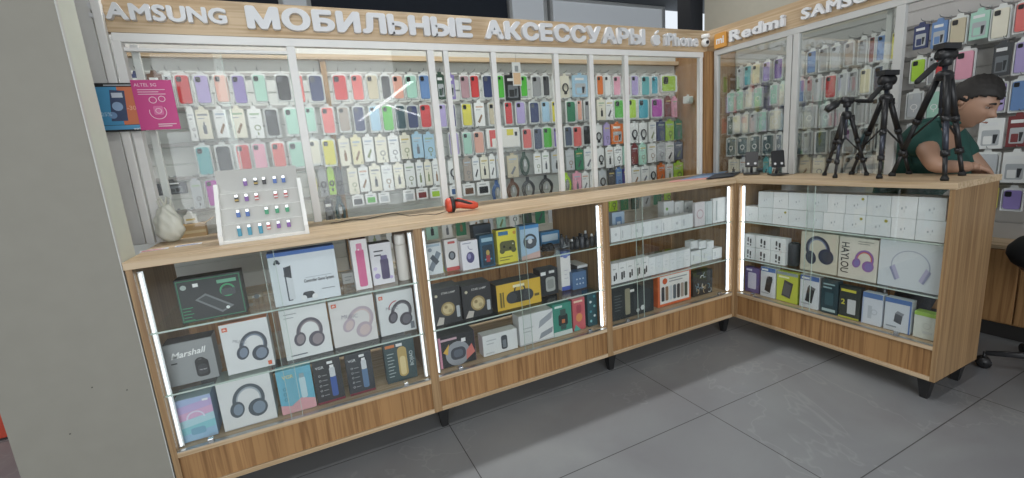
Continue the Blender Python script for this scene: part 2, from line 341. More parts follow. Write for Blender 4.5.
# sign boards + letters
b = MB(); b.box((-2.862, .462, 1.7555), (.29, .50, 1.889), WX); tag(b.build('sign_board'), 'long oak fascia board over the long partition, carrying the main white lettering', 'sign board')
b = MB(); b.box((0, .302-.302, 1.7555), (1.39, .038, 1.889), WX); tag(b.build('sign_board', None, (.302, .49, 0), -PI/2), 'short oak fascia board over the return counter, with the orange square', 'sign board')
LET = mat('dfe2e6', .4)
def stroke_glyph(ch):
    """clean outlines for three letters whose contours cross in the built-in font"""
    V, F = [], []
    def quad(x0, z0, x1, z1): k = len(V); V.extend([Vector((x0, z0, 0)), Vector((x1, z0, 0)), Vector((x1, z1, 0)), Vector((x0, z1, 0))]); F.append((k, k+1, k+2, k+3))
    def bowl(cz, R_, r_):
        po = [(.120, cz+R_)]+[(.352+.245*math.cos(a), cz+R_*math.sin(a)) for a in [PI/2-PI*i/14 for i in range(15)]]+[(.120, cz-R_)]
        pi_ = [(.120, cz+r_)]+[(.352+.155*math.cos(a), cz+r_*math.sin(a)) for a in [PI/2-PI*i/14 for i in range(15)]]+[(.120, cz-r_)]
        k = len(V); n = len(po); V.extend(Vector((x, z, 0)) for x, z in po+pi_); F.extend((i+k, k+n+i, k+n+i+1, k+i+1) for i in range(n-1))
    quad(.086, 0, .178, .728)
    if ch == 'Р': bowl(.497, .231, .150)
    else: bowl(.220, .220, .140)
    if ch == 'Ы': quad(.70, 0, .792, .728)
    return V, F
def sign_word(body, side, a0, a1, z0, z1, label, bold=.042):
    """one mesh per letter; the word's thing is an Empty at its start"""
    sz = 1.0
    n = len(body); root = empty('sign_lettering', (0, 0, 0), 0 if side == 'A' else -PI/2)
    if side == 'A': root.location = (a0, .462, z0)
    else: root.location = (.302, a0, z0)
    tag(root, label, 'sign lettering')
    W = abs(a1-a0); H = z1-z0
    allv = []; x = 0; pieces = []
    for ch in body:
        if ch == ' ': x += .3; continue
        vs, fs = stroke_glyph(ch) if ch in 'ЬРЫ' else text_geo(ch, 1.0, ay='BASE')
        mn = min(v.x for v in vs)-bold; mx = max(v.x for v in vs)+bold
        pieces.append((ch, [Vector((v.x-mn+x, v.y, 0)) for v in vs], fs)); x += mx-mn+(.05)
    tot = x-.05
    lo = min(v.y for _, vs, _ in pieces for v in vs)-bold*.9; hi = max(v.y for _, vs, _ in pieces for v in vs)+bold*.9
    for ch, _, _ in pieces: pass
    for ch, vs, fs in pieces:
        b = MB(); k = len(vs); sx = W/tot; s = H/(hi-lo)
        # align baselines: centre text is aligned by ink box of the tallest glyph
        d = .022
        # front face, back face, sides from boundary edges
        ec = {}
        for f in fs:
            for i in range(len(f)):
                e = (f[i], f[(i+1) % len(f)]); ec[e] = ec.get(e, 0)+1
        nb = 12
        for j in range(nb):
            ox, oz = bold*math.cos(2*PI*j/nb), bold*.9*math.sin(2*PI*j/nb); dj = d+.00004*j
            pts = [((v.x+ox)*sx, (v.y-lo+oz)*s) for v in vs]
            fr = [(p[0], -dj, p[1]) for p in pts]; bk = [(p[0], -.0005, p[1]) for p in pts]
            b.add(fr+bk, [f for f in fs]+[tuple(k+i for i in reversed(f)) for f in fs]+[(e[0], k+e[0], k+e[1], e[1]) for e in ec if (e[1], e[0]) not in ec], LET)
        b.build('letter', root)
    return root
sign_word('SAMSUNG', 'A', -2.885, -2.452, 1.795, 1.855, 'raised white English brand lettering at the pilaster end of the long sign board')
sign_word('МОБИЛЬНЫЕ', 'A', -2.384, -1.390, 1.781, 1.872, 'first and longer raised white Cyrillic word on the long sign board, starting with M', .058)
sign_word('АКСЕССУАРЫ', 'A', -1.321, -.263, 1.779, 1.872, 'second raised white Cyrillic word on the long sign board, starting with A', .058)
sign_word('iPhone', 'A', -.105, .185, 1.782, 1.856, 'raised white mixed-case English lettering next to the fruit emblem near the corner camera')
sign_word('Redmi', 'B', .289, -.064, 1.776, 1.842, 'raised white mixed-case lettering next to the orange square on the short sign board')
sign_word('SAMSUNG', 'B', -.157, -.62, 1.780, 1.838, 'raised white capital lettering at the free end of the short sign board')
# fruit emblem
def apple(cx, cz, s):
    pts = []
    for i in range(40):
        a = 2*PI*i/40; r = 1-.10*math.cos(2*a)*0
        x = math.cos(a)*.86*(1-.12*max(0, -math.sin(a))); z = math.sin(a)*.92
        if math.sin(a) > .8: z -= .16*(1-abs(math.cos(a))/.6)
        if math.sin(a) < -.8: z += .10*(1-abs(math.cos(a))/.6)
        dx, dz = x-1.12, z-.12; d = math.hypot(dx, dz)
        if d < .50: x, z = 1.12+dx/d*.50, .12+dz/d*.50
        pts.append((cx+x*s, cz+z*s))
    return pts
root = empty('fruit_emblem', (-.172, .462, 1.812)); tag(root, 'raised white bitten fruit emblem on the long sign board near its corner end', 'emblem')
b = MB(); b.prism(apple(0, 0, .038), -.022, -.0005, LET); b.build('fruit_body', root)
b = MB(); lf = [(.0+.016*t+.010*math.sin(PI*t), .036+.022*t) for t in (0, .25, .5, .75, 1)]+[(.016*t-.008*math.sin(PI*t), .036+.022*t) for t in (.75, .5, .25)]
b.prism(lf, -.022, -.0005, LET); b.build('leaf', root)
root = empty('logo_square', (.302, .360, 1.806), -PI/2); tag(root, 'orange square logo plate on the short sign board beside the corner camera', 'logo')
b = MB(); b.prism(rrect(-.045, -.045, .045, .045, .012), -.016, -.0005, mat('d9963c', .4)); b.build('plate', root)
vs, fs = text_geo('mi', .062, 0, .002); b = MB(); b.add([(v.x, -.0168, v.y) for v in vs], fs, LET); b.build('lettering', root)
# corner camera
root = empty('security_camera', (.247, .44, 1.835)); root.scale = (.85, .85, .85); tag(root, 'small white eyeball security camera fixed on the sign board corner', 'camera')
b = MB(); b.lathe([(.004, 0), (.030, .0), (.034, .012), (.030, .028), (.006, .030)], WHITE, (0, 0, 0)); b.build('mount', root)
b = MB(); b.lathe([(.004, -.062), (.018, -.058), (.028, -.046), (.032, -.030), (.028, -.014), (.018, -.003), (.004, -.0005)], WHITE); b.build('housing', root)
b = MB(); b.prism(circ(-.010, -.034, .013), -.0335, -.026, mat('1c2430', .15)); b.build('lens', root)

# ------------------------------------------------------------------ printed art on packaging
INK = mat('2a2d33', .5); 
class Art:
    def __init__(s, w, h, y=-.0006): s.w, s.h, s.y, s.b, s.k = w, h, y, MB(), 0
    def _y(s): s.k += 1; return s.y-.00025*s.k
    def P(s, u, v): return ((u-.5)*s.w, v*s.h)
    def rect(s, u0, v0, u1, v1, c): s.b.flat([s.P(u0, v0), s.P(u1, v0), s.P(u1, v1), s.P(u0, v1)], s._y(), mat(c, .45)); return s
    def poly(s, pts, c): s.b.flat([s.P(*p) for p in pts], s._y(), mat(c, .45)); return s
    def disc(s, u, v, r, c, rz=None):
        x, z = s.P(u, v); s.b.flat(circ(x, z, r*s.w, (rz or r)*s.w), s._y(), mat(c, .45)); return s
    def rr(s, u0, v0, u1, v1, r, c):
        a = s.P(u0, v0); b_ = s.P(u1, v1); s.b.flat(rrect(a[0], a[1], b_[0], b_[1], r*s.w), s._y(), mat(c, .45)); return s
    def ring(s, u, v, r, t, c, a0=0, a1=2*PI, n=24):
        x, z = s.P(u, v); y = s._y()
        pa = [(x+r*s.w*math.cos(a0+(a1-a0)*i/n), z+r*s.w*math.sin(a0+(a1-a0)*i/n)) for i in range(n+1)]
        pb = [(x+(r-t)*s.w*math.cos(a0+(a1-a0)*i/n), z+(r-t)*s.w*math.sin(a0+(a1-a0)*i/n)) for i in range(n+1)]
        s.b.strip(pb, pa, y, mat(c, .45)); return s
    def lines(s, u0, v0, u1, n, dv, c, t=.012):
        for i in range(n): s.rect(u0, v0-i*dv, u0+(u1-u0)*(1-.25*(i % 2)), v0-i*dv+t, c)
        return s
    def phones(s, u, v, r, band, cup, tilt=.0, inner=None):
        """over-ear headphones seen three-quarter"""
        x, z = s.P(u, v); R = r*s.w*1.12; c, sn = math.cos(tilt), math.sin(tilt)
        def T(px, pz): return (x+(px*c-pz*sn)*R, z+(px*sn+pz*c)*R)
        y = s._y(); n = 20; pa, pb, pc = [], [], []
        for i in range(n+1):
            a = -.25+(PI+.5)*i/n
            pa.append(T(.90*math.cos(a), .30+1.08*math.sin(a))); pb.append(T(.70*math.cos(a), .30+.88*math.sin(a))); pc.append(T(.62*math.cos(a), .30+.76*math.sin(a)))
        s.b.strip(pb, pa, y, mat(band, .45)); s.b.strip(pc, pb, y-.0001, mat(inner or cup, .45))
        for sx, w, h in ((-.62, .36, .50), (.52, .50, .56)):
            y = s._y(); s.b.flat([T(sx+w*1.1*math.cos(2*PI*i/20), -.28+h*1.08*math.sin(2*PI*i/20)) for i in range(20)], y, mat(band, .45))
            s.b.flat([T(sx+w*.12+w*.72*math.cos(2*PI*i/20), -.28+h*.76*math.sin(2*PI*i/20)) for i in range(20)], s._y(), mat(cup, .35))
        return s
    def text(s, body, u, v, size, c, rot=0., shear=0., bold=0., width=None):
        vs, fs = text_geo(body, size*s.w, 0, bold*size*s.w, shear); x, z = s.P(u, v); y = s._y(); cr, sr = math.cos(rot), math.sin(rot)
        k = 1.
        if width: k = width*s.w/max(1e-6, max(q.x for q in vs)-min(q.x for q in vs))
        s.b.add([(x+(q.x*k)*cr-q.y*sr, y, z+(q.x*k)*sr+q.y*cr) for q in vs], fs, mat(c, .45)); return s
    def done(s, parent): return s.b.build('front_print', parent) if s.b.f else None

NUM = {'A': 0, 'B': -PI/2}
def placed(side, bl, br, tl, z, plane=None, hscale=1.):
    """position, width, height of an upright front face standing on a shelf at height z"""
    if plane is None:
        p, q = atz(bl[0], bl[1], z), atz(br[0], br[1], z)
        plane = (p.y+q.y)/2 if side == 'A' else (p.x+q.x)/2
        plane = min(max(plane, .035), .16)
    f = (lambda x, y: aty(x, y, plane)) if side == 'A' else (lambda x, y: atx(x, y, plane))
    p, q, t = f(*bl), f(*br), f(*tl)
    if side == 'A':
        k = min(2, int(((p.x+q.x)/2+2.832)//.9437)); lo, hi = -2.832+k*.9437+.0245, -2.832+(k+1)*.9437-.0245
        p.x = max(p.x, lo); q.x = min(q.x, hi); w = q.x-p.x; loc = Vector(((p.x+q.x)/2, plane, z))
    else: p.y = min(p.y, -.0245); q.y = max(q.y, -.967+.0245); w = p.y-q.y; loc = Vector((plane, (p.y+q.y)/2, z))
    h = (t.z-z)
    return loc, w-.002, h*hscale
def carton(name, side, bl, br, tl, z, depth, body, label, cat='box', group=None, art=None, plane=None, top=None, sidec=None, yaw=0.):
    loc, w, h = placed(side, bl, br, tl, z, plane)
    b = MB(); m0 = mat(body, .45)
    b.box((-w/2, 0, 0), (w/2, depth, h), m0, min(.0012, w*.03))
    o = b.build(name, None, (loc.x, loc.y, loc.z+.0006), NUM[side]+yaw)
    if top:
        b = MB(); b.box((-w/2+.0005, .0005, h), (w/2-.0005, depth-.0005, h+.0006), mat(top, .45)); b.build('top_flap', o)
    if sidec:
        b = MB(); b.box((-w/2-.0006, .001, .0005), (-w/2, depth-.001, h-.0005), mat(sidec, .45)); b.box((w/2, .001, .0005), (w/2+.0006, depth-.001, h-.0005), mat(sidec, .45)); b.build('side_print', o)
    if art:
        a = Art(w, h); art(a); a.done(o)
    tag(o, label, cat, group)
    return o, w, h

S1, S2, S3 = .700, .473, ZB+.003
# ---- counter 1, top shelf
def art_green(a): a.rect(.02, .03, .98, .97, '1d7a4a').rect(.035, .05, .965, .95, '151a1b').poly([(.25, .50), (.62, .12), (.82, .24), (.42, .62)], '6b7274').poly([(.30, .50), (.63, .17), (.76, .245), (.42, .57)], '2c3335').ring(.76, .62, .12, .03, '2f9a5e').rr(.66, .50, .88, .66, .03, '343b3d').rect(.62, .80, .92, .88, '5fa884').lines(.05, .34, .20, 5, .07, '2fae6a').disc(.12, .82, .045, '9fb0aa').rect(.26, .80, .34, .88, 'e8ebea').disc(.72, .22, .03, 'e4ecea')
carton('gaming_set_box', 'A', (182.7, 325.5), (248, 311.7), (174, 281.5), S1, .07, '161c1c', 'black and green keyboard set box on the upper glass shelf nearest the pilaster', art=art_green, top='202726')
def art_console(a):
    a.rect(0, .93, 1, 1, '2f62b5').rect(.20, .08, .27, .72, '3a4350').rect(.22, .10, .31, .68, 'c9d0d6').poly([(.19, .55), (.23, .72), (.31, .74), (.30, .50)], '20262e')
    a.text('Controller Game System', .70, .40, .075, '20242c', bold=.02, width=.46).lines(.5, .46, .9, 1, .05, 'a9b2ba').rr(.42, .07, .60, .20, .05, '252a31').disc(.43, .09, .045, 'dfe3e6').disc(.60, .09, .045, 'dfe3e6').disc(.12, .84, .035, '2b3442').disc(.09, .81, .02, '2b3442').disc(.15, .81, .02, '2b3442').lines(.72, .20, .92, 1, .04, '5c6570')
carton('game_console_box', 'A', (275.7, 308), (341.6, 295.4), (265.6, 255), S1, .06, 'd5dde4', 'large white and blue game console box leaning beside the pink bottle box', art=art_console, top='3a6cbc')
def art_pink(a): a.rr(.25, .06, .75, .80, .12, 'd8558c').rr(.33, .78, .67, .92, .05, 'e17fa6').disc(.45, .80, .05, 'f3e6ec')
carton('bottle_box', 'A', (356.6, 291.6), (373, 287), (348, 241), S1, .06, 'e9e5e6', 'tall narrow white box showing a pink bottle', art=art_pink, top='7d3a3c')
def art_cup(a): a.rr(.42, .12, .80, .62, .08, '3a2d5c').rr(.46, .60, .76, .70, .03, '5a4b84').lines(.18, .80, .60, 2, .10, '2b2b33', .03).disc(.22, .22, .13, '9d8bc4').disc(.16, .40, .09, 'c9bce0').disc(.85, .15, .08, 'b7a6d8')
carton('speaker_box', 'A', (374, 286.6), (395.6, 281.6), (368, 245), S1, .06, 'e2e0e6', 'white box with dark purple speaker picture between pink bottle box and flask', art=art_cup, top='2a2a30')
loc, w, h = placed('A', (399, 279), (412, 276.5), (393, 236), S1, .07)
root = empty('vacuum_flask', (loc.x, loc.y+.025, S1+.0006)); tag(root, 'pale cream vacuum flask with rounded cap standing at the shelf end', 'flask')
r = w*.46; b = MB(); b.lathe([(r*.9, 0), (r, .004), (r, h*.76), (r*.95, h*.78)], mat('e3dcd4', .35)); b.build('flask_body', root)
b = MB(); b.lathe([(r*.93, h*.785), (r*.96, h*.80), (r*.95, h*.96), (r*.80, h)], mat('efeae4', .3)); b.build('cap', root)
carton('camera_box', 'A', (250, 312), (265, 309), (250, 296), S1, .04, 'c9c2a0', 'small cream box with a round dial between the green box and console box', art=lambda a: a.rr(.3, .2, .9, .85, .08, 'e6e8e4').disc(.62, .52, .18, '8f9a9c'), plane=.24)
carton('gadget_box', 'A', (343, 284), (355, 281), (342, 274), S1, .04, 'e4e4e2', 'tiny white box behind the gap before the pink bottle box', art=lambda a: a.lines(.2, .6, .8, 2, .3, 'a4a8ac', .06), plane=.2)
# ---- counter 1, middle shelf
def art_marsh(a):
    a.rect(0, .02, 1, .98, '8e9294').text('Marshall', .46, .72, .21, 'eceeee', rot=.05, shear=.35, bold=.02).ring(.68, .46, .12, .045, '17181a', 0, PI).rr(.56, .10, .84, .52, .09, '17181a').rr(.60, .16, .80, .40, .07, '303236').text('Marshall', .70, .27, .045, 'd8dada', shear=.3).rect(.10, .52, .22, .55, '2a2c2e')
carton('headphone_box', 'A', (169.6, 388.8), (220, 376), (160, 347), S2, .075, '85898b', 'grey headphone box with white script lettering on the middle shelf', art=art_marsh, top='1c1d20')
def art_jbl(a, hp='4a5260', cp='7f8ea0', t=.25):
    a.rect(.05, .86, .16, .94, 'e0582a').text('JBL', .105, .90, .05, 'f2f2f2', bold=.02).phones(.60, .42, .29, hp, cp, -t)
carton('headphone_box', 'A', (228, 375), (276, 365.5), (216.6, 326.7), S2, .075, 'dcdfe1', 'white headphone box with an orange top flap and blue-grey headphones', art=lambda a: (art_jbl(a, '3d4552', '76859a'), a.text('MUSIC', .36, .62, .10, '8a9098', rot=-.3), a.rect(.86, .04, .94, .12, 'e0582a')), top='e07b3e')
carton('headphone_box', 'A', (287, 361.4), (333.6, 350.5), (279.4, 311.7), S2, .075, 'dfe2e3', 'white headphone box with taupe over-ear headphones and no orange mark', art=lambda a: a.phones(.55, .42, .28, '54505c', '8c8288', -.2).lines(.08, .90, .35, 2, .07, '9aa0a6', .015).lines(.10, .07, .45, 1, .04, '5c6570', .02), top='c9d0d0')
carton('headphone_box', 'A', (335, 349), (378.8, 338), (327.7, 303), S2, .075, 'd9d7d6', 'white headphone box with pale pinkish headphones in the middle', art=lambda a: (art_jbl(a, 'b3a3b0', 'cbb7b6', .5), a.text('MUSIC', .42, .62, .13, '8f8a9a', rot=-.1)), top='cfd2cf')
carton('headphone_box', 'A', (381.5, 337), (417, 329), (375.5, 295.4), S2, .075, 'd4d8da', 'white headphone box with dark and red headphones at the shelf end', art=lambda a: (art_jbl(a, '3a3740', '5d5c66', .3), a.ring(.52, .60, .24, .03, 'b34550', PI*.5, PI), a.text('MUSIC', .38, .62, .12, '7a7f88', rot=-.1), a.rect(.84, .05, .95, .22, '6d7680')), top='c2c8ca')
# ---- counter 1, deck
def art_holo(a):
    cs = ['9fb4dc', 'b9a5d6', 'd3a6cc', 'a8d0dc', '7fc4d0', '8fb8d8']
    for i, c in enumerate(cs):
        v = 1-i/6; a.poly([(0, max(0, v-.28)), (1, max(0, v-.10)), (1, min(1, v+.08)), (0, v)], c)
    a.ring(.5, .52, .26, .05, 'd9d3ea', 0, PI).rr(.30, .14, .70, .30, .06, '6fa3bf').rect(.76, .88, .92, .93, 'e8ecf2')
carton('headphone_box', 'A', (182, 442), (218.8, 432.5), (173.7, 402.5), S3, .10, '93b3d2', 'iridescent blue and pink box at the bottom corner beside the pilaster', art=art_holo, top='a9c4cf', plane=.05)
carton('headphone_box', 'A', (224, 428.4), (277.6, 414.8), (216, 384.7), S3, .11, 'd8dbdc', 'large white headphone box on the bottom deck with bluish grey headphones', art=lambda a: a.phones(.52, .44, .30, '47525c', '76889a', -.15, '9aa7b2').rect(.0, .0, 1, .015, 'b9bdbf'), top='c6cac9', plane=.05)
def art_vgr(a): a.poly([(0, 0), (1, 0), (1, .22), (.6, .30), (.3, .16), (0, .22)], 'd79aa2').text('VGR', .32, .84, .16, 'd8cf8a', bold=.02).rr(.62, .28, .80, .78, .07, 'b9d6df').rr(.64, .76, .78, .86, .03, '8faab4').ring(.18, .58, .05, .012, '2f6f86').ring(.18, .46, .05, .012, '2f6f86').ring(.18, .34, .05, .012, '2f6f86')
carton('hair_trimmer_box', 'A', (283, 417.5), (317, 404), (273.5, 373.7), S3, .05, '5fb0cc', 'bright blue hair trimmer box with pink lower edge on the bottom deck', art=art_vgr, top='6cc0d4', plane=.05)
def art_tr(c1, c2, bodyc='232629'):
    def f(a):
        a.text('VGR', .24, .84, .15, 'c9cdd0', bold=.01).rr(.56, .12, .78, .60, .07, c1).rr(.57, .58, .77, .80, .04, 'c9cfd4').rect(.60, .80, .74, .86, 'e8eaec').rect(.0, .0, 1, .05, c2)
        for i in range(5): a.ring(.20, .66-i*.115, .04, .012, 'b9bec2'); a.rect(.28, .65-i*.115, .46, .665-i*.115, '8d9296')
        a.rect(.52, .90, .72, .96, 'dfe2e4')
    return f
carton('hair_trimmer_box', 'A', (318, 404), (346, 397), (313, 363), S3, .05, '24262a', 'black hair trimmer box next to the bright blue trimmer box', art=art_tr('2c4fa0', '7b2230'), top='3a3c40', plane=.05)
carton('hair_trimmer_box', 'A', (350, 394), (376, 387), (346, 356), S3, .05, '2c3138', 'black hair trimmer box second from the bright blue one, steel-blue trimmer', art=art_tr('51739c', '7b2230'), top='3a3c40', plane=.05)
def art_gold(a): a.rr(.03, .03, .97, .97, .04, '2b4348').rr(.42, .10, .72, .86, .14, 'b79a54').rr(.47, .14, .66, .62, .09, 'd9c58a').rect(.05, .88, .35, .95, 'd3702f').rect(.40, .88, .60, .95, 'd9dcdc').lines(.08, .72, .30, 8, .08, '9fb0b0', .02).text('BOJIAO', .86, .52, .16, 'b8c6c8', rot=PI/2, bold=.01)
carton('hair_trimmer_box', 'A', (388, 384.7), (418.4, 377.9), (383.7, 345), S3, .05, '263f46', 'dark teal trimmer box with a golden trimmer at the deck end', art=art_gold, top='2b3d42', plane=.06)
# ---- counter 2, upper shelf
carton('microphone_box', 'A', (427.5, 276), (444, 273), (424, 245), S1, .04, 'd3dade', 'white and grey clip box at the near end of the second counter upper shelf', art=lambda a: a.poly([(.1, .2), (.7, .75), (.95, .65), (.35, .1)], '6d7a88').disc(.30, .80, .12, '8795a5').poly([(.25, .55), (.6, .3), (.8, .4), (.45, .65)], '39434e').rect(.05, .9, .9, .97, '9fb6c6'))
carton('mouse_box', 'A', (447, 272), (460, 269), (446, 240), S1, .04, 'e0dbd9', 'white box with black and red computer mouse, bordered in red', art=lambda a: a.disc(.5, .48, .28, '30343a', .34).disc(.5, .48, .16, '7a8089', .24).rect(0, 0, 1, .12, 'c74a46').rect(.25, .86, .8, .93, 'c74a46'))
carton('mouse_box', 'A', (463, 271), (480, 268), (460.6, 242), S1, .04, 'e3e1e8', 'white box with purple computer mouse beside the dark blue box', art=lambda a: a.disc(.5, .42, .24, '4a4378', .32).disc(.44, .46, .10, '8f8abb', .16).ring(.6, .8, .2, .03, '6a6494', PI*.9, PI*1.6).lines(.1, .90, .6, 1, .1, '9a9ab0', .03))
carton('toy_box', 'A', (482, 268), (496, 266), (475.7, 237), S1, .04, '20506e', 'dark blue narrow box with small red and gold robot print', art=lambda a: a.rr(.12, .06, .88, .70, .1, '183042').disc(.5, .45, .13, 'b79c4a', .2).rr(.36, .16, .64, .38, .05, 'a3383a').rect(.1, .80, .9, .92, '8fb4c6').disc(.3, .25, .06, '4aa0c0').disc(.7, .25, .06, '4aa0c0'), top='2a6080')
carton('cable_box', 'A', (474, 242), (492, 238), (474, 226), S1, .05, '3a4654', 'dark slate box lying behind the dark blue robot box', plane=.22, art=lambda a: a.lines(.1, .7, .9, 3, .25, '8b97a2', .05))
def art_pad(body, bg=None):
    def f(a):
        if bg: a.rect(.0, .35, 1, .62, bg)
        a.rr(.12, .36, .88, .66, .14, body).disc(.22, .38, .13, body).disc(.78, .38, .13, body).disc(.32, .50, .06, '15171a').disc(.62, .44, .06, '15171a').disc(.76, .56, .035, 'c9c9b0').rect(.08, .84, .55, .95, '2f6d9c').disc(.86, .88, .08, 'c9902c').lines(.06, .18, .7, 2, .08, '5b5b30', .02)
    return f
carton('gamepad_box', 'A', (498.7, 265), (519, 260.7), (493.5, 231.4), S1, .05, 'ddd23a', 'bright yellow gamepad box on the upper shelf', art=art_pad('55572f'), top='4b4a28')
carton('gamepad_box', 'A', (521.7, 260.7), (540.5, 256.5), (517.5, 227), S1, .05, '9fbfda', 'pale blue gamepad box right beside the bright yellow one', art=lambda a: (a.rect(0, .9, 1, 1, '3c82c0'), a.ring(.5, .52, .36, .10, '3a4048'), a.rr(.18, .34, .82, .58, .12, '4a5058'), a.disc(.5, .52, .12, 'c9ccd0'), a.poly([(0, 0), (1, 0), (1, .2), (0, .1)], 'caa9a0')), top='3c82c0')
def coil(name, px, py, z, r, c, label, cat, n=3, plane=None):
    p = aty(px, py, .14 if plane is None else plane); root = empty(name, (p.x, p.y, z+.0006)); tag(root, label, cat)
    b = MB()
    for k in range(n):
        rr = r*(1-.12*k); pts = [(rr*math.cos(a), rr*.8*math.sin(a)+.0, .006+.010*k+.003*math.sin(3*a)) for a in [2*PI*i/20 for i in range(21)]]
        b.tube(pts, .0045, mat(c, .5), 6, False)
    b.build('coil', root)
    b = MB(); b.box((-.008, -r*.8-.008, .002), (.010, -r*.8+.014, .030), mat(c, .4), .003); b.build('plug', root)
coil('coiled_cable', 548, 252, S1, .034, '222326', 'coiled black cable lying beside the pale blue gamepad box', 'cable')
coil('coiled_cable', 566, 249, S1, .038, '8f9599', 'coiled grey cable in front of the little black bottles', 'cable', 3)
carton('adapter_box', 'A', (541, 244), (560, 241), (541, 233), S1, .05, '3d7fb5', 'blue flat box behind the coiled black cable', plane=.24, art=lambda a: a.rect(.05, .3, .9, .8, 'c7dceb'))
bx = [(572, .06), (577, .05), (582, .06), (587, .05), (592, .06), (597, .055), (574, .11), (580, .12), (586, .11), (592, .12), (567, .12), (562, .13)]
nm = ['first', 'second', 'third', 'fourth', 'fifth', 'sixth', 'seventh', 'eighth', 'ninth', 'tenth', 'eleventh', 'twelfth']
for i, (px, yy) in enumerate(bx):
    p = aty(px, 246, yy); root = empty('little_bottle', (p.x, yy, S1+.0006)); tag(root, 'small black bottle in the crowded cluster near the second counter light strip', 'bottle', 'small black bottles on the upper shelf')
    b = MB(); h = .042+.008*(i % 3); h *= 1.25; b.lathe([(.010, 0), (.012, .002), (.012, h*.72), (.006, h*.80)], mat(['1d1e22', '2a2c30', '3a3d44'][i % 3], .3)); b.build('bottle_body', root)
    b = MB(); b.lathe([(.0058, h*.805), (.006, h*.82), (.0055, h), (.003, h*1.01)], mat('121315' if i % 4 else 'c9ccce', .3)); b.build('cap', root)
# ---- counter 2, middle shelf
def art_globe(a): a.text('STAR LAMP', .58, .86, .10, 'c9c9c4', bold=.01).disc(.52, .42, .25, '9c8550').disc(.52, .42, .19, 'c9b684').disc(.45, .48, .06, '8d7a4c').disc(.60, .36, .07, 'a8966a').poly([(.05, .02), (.30, .02), (.36, .20), (.18, .24)], 'b9b3aa').rr(.82, .14, .94, .46, .03, 'aeb6bc').disc(.14, .82, .05, 'c3bc9c')
carton('globe_lamp_box', 'A', (435, 326.5), (462.7, 320), (431, 291), S2, .10, '27282b', 'black lamp box with golden globe, first on the middle shelf', art=art_globe, top='4a4b4e', plane=.05)
carton('globe_lamp_box', 'A', (464, 317.7), (492.8, 311.4), (461.4, 287.6), S2, .10, '27282b', 'black lamp box with golden globe, second, next to the yellow speaker box', art=art_globe, top='4a4b4e', plane=.055)
def art_spk(a): a.rr(.22, .20, .80, .66, .12, '23262a').disc(.32, .42, .12, '363a40').disc(.70, .42, .12, '363a40').ring(.51, .66, .13, .03, '23262a', 0, PI).rect(.06, .12, .10, .70, '6a5a20').rect(.12, .12, .15, .70, '6a5a20').rect(.36, .80, .62, .90, 'f0e9c0').rect(.84, .30, .95, .40, '6a5a20')
carton('speaker_box', 'A', (497.8, 310), (541.7, 299.6), (496.6, 286), S2, .09, 'd9ae2c', 'yellow speaker box with black top showing a portable speaker', art=art_spk, top='232323', sidec='232323', plane=.05)
carton('speaker_box', 'A', (541, 298), (559, 292), (536, 272), S2, .07, '212327', 'black box with a grey rounded device beside the yellow speaker box', art=lambda a: a.rr(.30, .14, .82, .70, .12, 'a6aaa6').rr(.38, .24, .74, .60, .1, '8a8e8a').rect(.05, .80, .32, .93, 'e4e6e6').rect(.5, .84, .8, .94, 'c9cccc'), top='3a3c40')
carton('bulb_box', 'A', (562, 291), (572, 289), (559, 252), S2, .04, 'e6e4e2', 'tall slim white box with blue round ends on the middle shelf', art=lambda a: a.rect(0, .86, 1, 1, '3f55b0').rect(0, 0, 1, .10, '3f55b0').disc(.5, .90, .3, '6f82cc').lines(.3, .5, .7, 3, .1, 'a7a0b4', .01), top='3f55b0')
carton('router_box', 'A', (573, 291), (587, 287.5), (573, 273), S2, .06, '476a96', 'denim blue box with little white icons behind the slim white box', art=lambda a: [a.disc(.3+.22*i, .3+.28*j, .05, 'b9cde2') for i in range(3) for j in range(2)], plane=.10)
carton('power_bank_box', 'A', (578, 286), (600, 281), (578, 266), S2, .12, '30353a', 'white lidded box with dark front beneath the slim white box neighbour', top='dfe3e4', plane=.14, art=lambda a: a.rect(0, .88, 1, 1, 'dfe3e4'))
# ---- counter 2, deck
def art_ring(a): a.rect(0, 0, .06, 1, 'd48aa6').disc(.5, .38, .34, '8f949c').rr(.30, .18, .72, .58, .14, '3a3f4a').rr(.38, .26, .64, .50, .08, '565d6c').poly([(.72, .1), (.98, .3), (.9, .6), (.74, .4)], 'd06c62').poly([(.10, .5), (.28, .75), (.22, .4)], 'd9a93a').rect(.06, .86, .5, .93, 'c9a3b0').rect(.62, .72, .74, .84, 'e6e6e6')
carton('speaker_box', 'A', (441, 370), (477, 361.6), (438, 339), S3, .08, '202226', 'black box with pink side and dark rounded device on the deck', art=art_ring, top='303238', sidec='d48aa6', plane=.06)
carton('mini_speaker_box', 'A', (484, 358), (518.4, 349), (479.7, 337.8), S3, .06, 'd6dadb', 'low white box with a small black upright device picture', art=lambda a: a.rr(.52, .14, .70, .82, .06, '3b4148').rr(.56, .22, .66, .60, .03, '6e7780').lines(.10, .72, .38, 2, .16, 'a9afb4', .04).rect(.06, .1, .3, .16, 'b6bbbf'), top='e2e4e3', plane=.06)
carton('tablet_stand_box', 'A', (520.4, 346.5), (554.3, 337.8), (516.6, 317.7), S3, .07, 'dadddf', 'white box with two grey bars pictured, beside the green box', art=lambda a: a.poly([(.55, .45), (.95, .70), (1, .95), (.60, .70)], '9aa1aa').poly([(.55, .08), (.95, .22), (.98, .40), (.62, .28)], '8a919a').lines(.10, .55, .40, 2, .12, 'b1b6ba', .03).rect(0, .02, .98, .05, 'b7bbbd'), top='cfd3d2', plane=.06)
